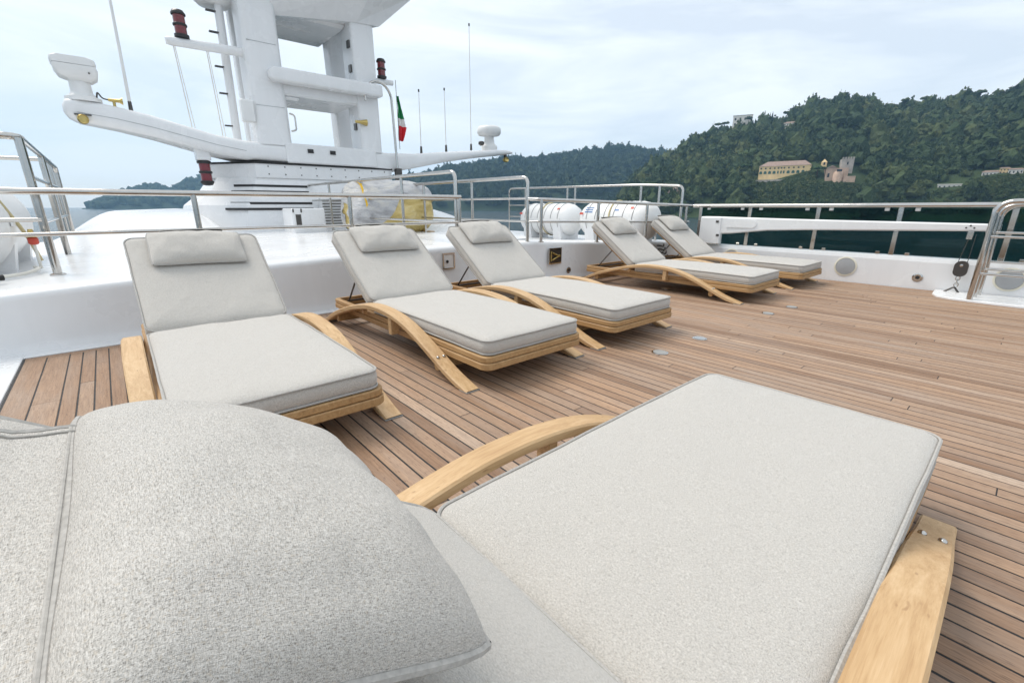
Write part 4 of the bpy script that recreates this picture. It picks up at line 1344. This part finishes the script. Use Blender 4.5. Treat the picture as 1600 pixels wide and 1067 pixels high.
for z in (2.5, 3.45):
    mast.part('weld_seam', MB().box(2.26, 2.70, 8.996 + (z - 1.9) * .03, 9.02 + (z - 1.9) * .03, z, z + .006), 'grey_mesh')
def nav_light(c, hang, label, k=1.0):
    s_ = -1 if hang else 1
    t = Thing('navigation_light', label, 'lamp', c, 'red navigation lights on the mast')
    r = .085 * k
    P = lambda prof: [(a, h * s_) for a, h in prof]
    for nm, prof, mt in (('base', [(r * .8, 0), (r * 1.25, .01), (r * 1.25, .05 * k)], 'black_paint_and_shade'), ('lens', [(r, .05 * k), (r, .17 * k)], 'red_lens'), ('collar', [(r * 1.1, .17 * k), (r * 1.2, .18 * k), (r * 1.2, .20 * k), (r * 1.1, .21 * k)], 'black_paint_and_shade'),
                         ('lens', [(r, .21 * k), (r, .33 * k)], 'red_lens'), ('cap', [(r * 1.2, .33 * k), (r * 1.25, .35 * k), (r * .9, .40 * k), (r * .2, .41 * k)], 'black_paint_and_shade')):
        prof = P(prof)
        if hang: prof = prof[::-1]
        t.part(nm, MB().lathe(c, prof, 18), mt)
nav_light((1.42, 9.25, 3.335), False, 'red navigation light standing on the left yard end', .92)
nav_light((4.68, 9.25, 3.305), False, 'red navigation light on the bracket right of the mast', .86)
nav_light((1.40, 9.25, 1.60), True, 'red navigation light hanging under the left wing', .95)
mast.part('lamp_box', MB().box(1.30, 1.50, 9.15, 9.35, 1.60, 1.80, .015), 'white_paint')

# radars, aerials, flag
rd = Thing('radar_scanner', 'white radar scanner on a pedestal at the left wing tip', 'radar', (.10, 9.2, 2.3))
rd.part('pedestal', MB().lathe((.10, 9.2, 2.28), [(.20, 0), (.20, .05), (.15, .07), (.12, .12), (.115, .26), (.15, .28)], 20), 'white_plastic')
body = MB(); body.loft([[(x, y, z) for x, y in rrect(.10 - w / 2 + dx, .10 + w / 2 + dx, 9.2 - d / 2, 9.2 + d / 2, .05, 4)] for w, d, z, dx in ((.22, .24, 2.53, .03), (.40, .36, 2.58, 0), (.46, .40, 2.66, -.01), (.44, .40, 2.71, -.015))], True, True, True)
hb_ = rd.part('gearbox', body, 'white_plastic')
sc_ = MB(); sc_.loft([[(x, y, z) for x, y in rrect(.08 - w / 2, .08 + w / 2, 9.2 - .20, 9.2 + .20, .05, 4)] for w, z in ((.44, 2.715), (.47, 2.74), (.45, 2.79), (.36, 2.81))], True, True, True)
rd.part('scanner', sc_, 'white_plastic')
rd.part('bolt', MB().lathe((.22, 8.998, 2.62), [(.012, 0), (.01, -.01), (.001, -.012)], 8, 'y'), 'dark_metal')
r2 = Thing('radar_dome', 'white radar dome on a pedestal near the right wing tip', 'radar', (7.42, 9.3, 2.2))
r2.part('dome', MB().lathe((7.42, 9.3, 2.50), [(.12, 0), (.25, .02), (.29, .08), (.285, .17), (.24, .22), (.1, .235), (.001, .237)], 24), 'white_plastic')
r2.part('pedestal', MB().lathe((7.42, 9.3, 2.16), [(.19, 0), (.19, .06), (.20, .10), (.18, .14), (.13, .18), (.11, .36)], 18), 'white_plastic')
r2.part('floodlight', MB().lathe((7.10, 9.2, 2.26), [(.03, 0), (.07, .03), (.07, .08), (.04, .10)], 12), 'dark_metal')
def aerial(a, b, label, r=.012, tip=False):
    t = Thing('whip_aerial', label, 'aerial', a, 'whip aerials on the wings')
    A, B = Vector(a), Vector(b); d = (B - A)
    t.part('base', MB().tube([A, A + d.normalized() * .14], [.028, .022], 10), 'dark_metal')
    t.part('whip', MB().tube([A + d.normalized() * .13, B], [r, r * .6], 8), 'white_plastic')
    if tip: t.part('tip', MB().tube([B, B + d.normalized() * .05], .016, 8), 'black_rubber')
aerial((.60, 9.2, 2.22), (.66, 9.2, 4.4), 'tall white whip aerial on the left wing', .022)
aerial((5.511, 9.3, 1.99), (5.527, 9.3, 3.20), 'short whip aerial on the right wing nearest the mast', .010, True)
aerial((6.162, 9.3, 2.07), (6.172, 9.3, 3.32), 'short whip aerial in the middle of the right wing', .010, True)
aerial((6.868, 9.3, 2.15), (6.893, 9.3, 4.70), 'tall thin whip aerial beside the radar dome', .010, True)
for (a, b, lab) in (((1.285, 9.25, 3.24), (1.33, 9.25, 2.08), 'signal halyard from the yard end to the left wing'), ((1.715, 9.25, 3.26), (1.74, 9.25, 1.99), 'signal halyard nearer the mast')):
    m = MB(); m.tube([a, b], .007, 6); m.tube([(a[0] + .02, a[1], a[2] - .02), (b[0] + .04, b[1], b[2])], .005, 6)
    single('halyard', m, 'rope_white', lab, 'rope', b, 'signal halyards')
sp = Thing('spotlight', 'small brass spotlight under the left wing tip', 'lamp', (.04, 9.02, 1.98))
sp.part('housing', MB().lathe((.04, 9.04, 2.03), [(.05, 0), (.062, -.03), (.062, -.10), (.05, -.115), (.046, -.10), (.001, -.10)], 16, 'y'), 'brass')
sp.part('mount', MB().box(-.04, .14, 9.0, 9.06, 2.085, 2.10), 'dark_metal')
s2 = Thing('spotlight', 'small brass spotlight under the right wing tip', 'lamp', (7.75, 9.1, 1.95))
s2.part('housing', MB().lathe((7.75, 9.12, 1.98), [(.05, 0), (.062, -.03), (.062, -.10), (.05, -.115), (.001, -.10)], 16, 'y'), 'brass')
s2.part('mount', MB().box(7.73, 7.77, 9.05, 9.12, 2.04, 2.13), 'dark_metal')
hn = Thing('tap_horn', 'small brass horn fitting on top of the left wing', 'horn', (.36, 9.1, 2.27))
hn.part('body', MB().lathe((.36, 9.1, 2.33), [(.02, 0), (.025, .12), (.05, .16), (.001, .15)], 12, 'x'), 'brass')
hn.part('stem', MB().tube(fillet([(.36, 9.1, 2.33), (.30, 9.1, 2.34), (.26, 9.1, 2.42), (.24, 9.1, 2.33)], .03), .010, 8), 'dark_metal')
hn.part('foot', MB().tube([(.42, 9.1, 2.22), (.42, 9.1, 2.33)], .018, 8), 'brass')

fl = Thing('flag_staff', 'hooked steel staff at the right of the mast', 'staff', (4.74, 8.9, 1.4))
arc = [(4.40 + .27 * math.cos(t), 8.9, 2.85 + .30 * math.sin(t)) for t in np.linspace(0, math.pi * 1.06, 16)]
fl.part('staff', MB().tube([(4.70, 8.9, 1.38), (4.69, 8.9, 2.0)] + arc, .024, 12), 'stainless')
fl.part('clamp', MB().box(4.66, 4.78, 8.86, 8.98, 1.38, 1.62, .01), 'dark_metal')
fg = Thing('flag', 'small Italian tricolour hanging furled beside the staff', 'flag', (4.85, 9.0, 2.2))
def flag_band(z0, z1, w0, w1, ph):
    m = MB(); rows = []
    for z in np.linspace(z0, z1, 9):
        t = (z - z0) / (z1 - z0); w = w0 + (w1 - w0) * t
        rows.append([(4.84 + w * u, 9.0 + .035 * math.sin(u * 9 + z * 6 + ph), z - .10 * u * w) for u in np.linspace(0, 1, 9)])
    back = [[(p[0], p[1] + .004, p[2]) for p in r] for r in rows]
    m.loft(rows, False, False, True); m.loft(back, False, False, True); return m
fg.part('green_band', flag_band(2.58, 2.98, .13, .04, 0), 'flag_green')
fg.part('white_band', flag_band(2.44, 2.58, .15, .13, .4), 'flag_white')
fg.part('red_band', flag_band(2.16, 2.44, .07, .17, .9), 'flag_red')
fg.part('halyard', MB().tube([(4.835, 9.0, 3.26), (4.835, 9.0, 2.0)], .006, 6), 'dark_metal')

# locker in front of the mast house
lk = Thing('deck_locker', 'white locker with small vent standing in front of the mast', 'locker', (2.85, 8.2, .7))
lx0, ly, lz1 = on_y(455, 326, 7.7)[0], 7.7, on_y(455, 326, 7.7)[2]
lx1 = on_y(507, 326, 7.7)[0]
bdy = lk.part('body', MB().box(lx0, lx1, ly, ly + .5, rz(2.4, ly) - .04, lz1, .015), WP)
lk.part('vent', MB().box(lx0 + .05, lx0 + .13, ly - .006, ly + .002, lz1 - .25, lz1 - .09), 'dark_metal', bdy)
for X in (lx0 + .01, lx0 + .13):
    lk.part('latch', MB().box(X, X + .02, ly - .012, ly + .002, lz1 - .06, lz1 - .005), 'dark_metal', bdy)

# ------------------------------------------------------------------ wrapped bundle
bn = Thing('wrapped_bundle', 'large round bundle in clear plastic over yellow canvas, strapped in yellow', 'bundle', (3.5, 6.9, .55))
def bundle(x0, x1, yc, zc, rr, seed, part=False, grow=0.0):
    m = MB(); V = []; F = []; n = 40; mrows = 26
    rows = []
    for i in range(mrows):
        t = i / (mrows - 1); X = x0 + (x1 - x0) * t
        prof = (1 - abs(2 * t - 1) ** 5.0) ** 0.36
        ring = []
        for k in range(n):
            a = 2 * math.pi * k / n
            if part:
                lo_ = .30 + .40 * noise.noise((X * 2.2, 1.3, 0.2)) - (1.1 * min(.6, max(0, 3.4 - X)) / .5) + .12 * noise.noise((X * 9, 2.3, 0.2))
                a = lo_ + (math.pi - 2 * lo_) * k / (n - 1)
            w = 1 + .05 * noise.noise((X * 2.6 + seed, math.cos(a) * 1.8, math.sin(a) * 1.8)) + .03 * noise.noise((X * 7 + seed, math.cos(a) * 5, math.sin(a) * 5))
            r = (rr * (0.18 + 0.82 * prof) * w) + grow
            y = yc + r * math.cos(a) * 1.05; z = zc + r * math.sin(a) * .98
            ring.append((X + .02 * math.sin(a * 3 + t * 9), y, max(z, zc - rr * .9)))
        rows.append(ring)
    return m.loft(rows, not part, not part, True)
BZ = .845
bn.part('canvas', bundle(2.742, 4.12, 6.9, BZ, .425, 3.0), 'tan_canvas')
wrap = bundle(2.735, 4.15, 6.9, BZ, .425, 3.0, True, .016)
bn.part('plastic_wrap', wrap, 'plastic_wrap')
st = MB(); rows = []
for k in range(41):
    a = 2 * math.pi * k / 40
    r = .405 + .008 * math.sin(a * 7)
    rows.append([(X, 6.9 + r * math.cos(a) * 1.05, max(BZ + r * math.sin(a) * .98, BZ - .395)) for X in (2.885 + .01 * math.sin(a * 4), 2.92, 2.96 + .012 * math.sin(a * 5))])
st.loft(rows, False, False, True)
bn.part('strap', st, 'yellow_strap')
cr = Thing('bundle_cradle', 'low wooden cradle under the wrapped bundle', 'cradle', (3.6, 6.9, .5))
for X in (3.2, 3.95):
    cr.part('chock', MB().box(X - .05, X + .05, 6.45, 7.35, .46, .50 + .0, .008), 'teak_frame')

# ------------------------------------------------------------------ life rafts
def life_raft(Yc, Xc, zc, L, R, label, stripes, bands=6):
    t = Thing('life_raft', label, 'life raft', (Xc, Yc, .34), 'white life raft canisters')
    prof = [(.03, -L / 2), (R * .45, -L / 2 + .012), (R * .78, -L / 2 + .07), (R * .95, -L / 2 + .16), (R, -L / 2 + .24), (R, L / 2 - .24), (R * .95, L / 2 - .16), (R * .78, L / 2 - .07), (R * .45, L / 2 - .012), (.03, L / 2)]
    b_ = t.part('canister', MB().lathe((Xc, Yc, zc), prof, 32, 'y'), 'white_plastic')
    for xr_ in (Xc - R - .004, Xc + R + .004):
        t.part('joint_rim', MB().box(xr_ - .008, xr_ + .008, Yc - L / 2 + .2, Yc + L / 2 - .2, zc - .018, zc + .018), 'white_plastic', b_)
    for i in range(bands):
        Y = Yc - L / 2 + .25 + i * (L - .5) / 5
        ring = [(Xc + (R + .004) * math.cos(a), Y, zc + (R + .004) * math.sin(a)) for a in np.linspace(0, 2 * math.pi, 29)]
        t.part('band', MB().tube(ring, .0045, 6, False), 'grey_pad')
    if bands:
      ring = [(Xc + (R + .008) * math.cos(a), Yc - .02 + .03 * math.sin(a), zc + (R + .008) * math.sin(a)) for a in np.linspace(0, 2 * math.pi, 29)]
      t.part('lashing', MB().tube(ring, .012, 6, False), 'rope_tan')
    def patch(Y0, Y1, a0, a1, mat, nm='print'):
        m = MB(); rows = []
        for a in np.linspace(a0, a1, 6):
            rows.append([(Xc - (R + .003) * math.cos(a), Y, zc + (R + .003) * math.sin(a)) for Y in (Y0, Y1)])
        m.loft(rows, False, False, True); t.part(nm, m, mat, b_)
    if stripes:
        for a0 in (.42, .56, .70):
            patch(Yc + L * .24, Yc + L * .35, a0, a0 + .06, 'blue_print')
        patch(Yc - L * .12, Yc - L * .06, .55, .62, 'blue_print')
    patch(Yc + L * .46 - .12, Yc + L * .46 - .05, .30, .42, 'red_print')
    patch(Yc - L * .30, Yc - L * .26, .66, .80, 'red_print')
    for Y in (Yc - L * .28, Yc + L * .28):
        cr = MB()
        pts = [(Xc - R * .8, .34), (Xc + R * .8, .34), (Xc + R * .95, zc - R * .25), (Xc + R * .62, zc - R * .80), (Xc, zc - R * 1.01), (Xc - R * .62, zc - R * .80), (Xc - R * .95, zc - R * .25)]
        cr.loft([[(x, Y - .09, z) for x, z in pts], [(x, Y + .09, z) for x, z in pts]], True, True)
        t.part('cradle', cr, WP)
    return t
life_raft(5.78, 6.0, .665, 1.30, .268, 'life raft canister farther from the bulwark, left of the two', False)
life_raft(4.32, 6.0, .675, 1.34, .285, 'life raft canister with blue print, nearest the bulwark', True)
rl = life_raft(6.0, -.95, .76, 1.9, .40, 'large life raft canister at the left edge behind the tall rail', False, 0)
# strap, rope and hose lying by the left raft
m = MB(); m.tube(catmull([(-.50, 5.3, .42), (-.46, 5.05, .43), (-.55, 4.9, .41), (-.75, 4.75, .41), (-.95, 4.62, .41)], 6), .012, 7)
single('mooring_rope', m, 'rope_white', 'thin white rope lying below the left life raft', 'rope', (-.6, 4.9, .41))
m = MB(); m.tube(catmull([(-.60, 4.62, .425), (-.70, 4.58, .425), (-.95, 4.60, .43), (-1.2, 4.7, .43)], 6), .020, 8)
single('black_hose', m, 'black_rubber', 'short black hose end on the white deck at left edge', 'hose', (-.8, 4.6, .42))
m = MB(); m.tube(catmull([(-.72, 5.2, 1.12), (-.62, 5.3, 1.0), (-.56, 5.35, .85), (-.50, 5.4, .66), (-.46, 5.42, .46)], 6), [.014] * 25, 6)
single('lashing_chain', m, 'rope_tan', 'lashing strap running down the left life raft', 'strap', (-.5, 5.4, .42))
rc = Thing('raft_release', 'red and brass release fitting beside the tall left rail', 'fitting', (-.46, 5.25, .42))
rc.part('body', MB().lathe((-.46, 5.25, .60), [(.02, 0), (.032, .01), (.032, .05), (.02, .06)], 12), 'red_print')
rc.part('hook', MB().lathe((-.46, 5.25, .66), [(.045, 0), (.05, .012), (.02, .03), (.015, .06)], 10), 'brass')
rc.part('strop', MB().tube([(-.46, 5.25, .41), (-.46, 5.25, .60)], .010, 6), 'rope_white')
for X in (-.10, .02):
    m = MB().box(X, X + .05, 4.24 + (.06 if X > 0 else 0), 4.26 + (.06 if X > 0 else 0), ztop(0) + .004, ztop(0) + .012, .002)

# ------------------------------------------------------------------ haze over the bay
mz, nt, b = new_mat('haze_air')
nt.nodes.remove(b)
pv = nt.nodes.new('ShaderNodeVolumePrincipled')
pv.inputs['Color'].default_value = (0.40, 0.69, 1.0, 1)
pv.inputs['Density'].default_value = 0.00025
pv.inputs['Anisotropy'].default_value = 0.3
nt.links.new(pv.outputs['Volume'], nt.nodes['Material Output'].inputs['Volume'])
hz = MB().box(-2450, 2450, -2450, 2450, SEA - 1.0, 240).build('haze', 'haze_air')
hz['kind'] = 'stuff'; hz['label'] = 'pale blue haze over the bay and hills'; hz['category'] = 'haze'
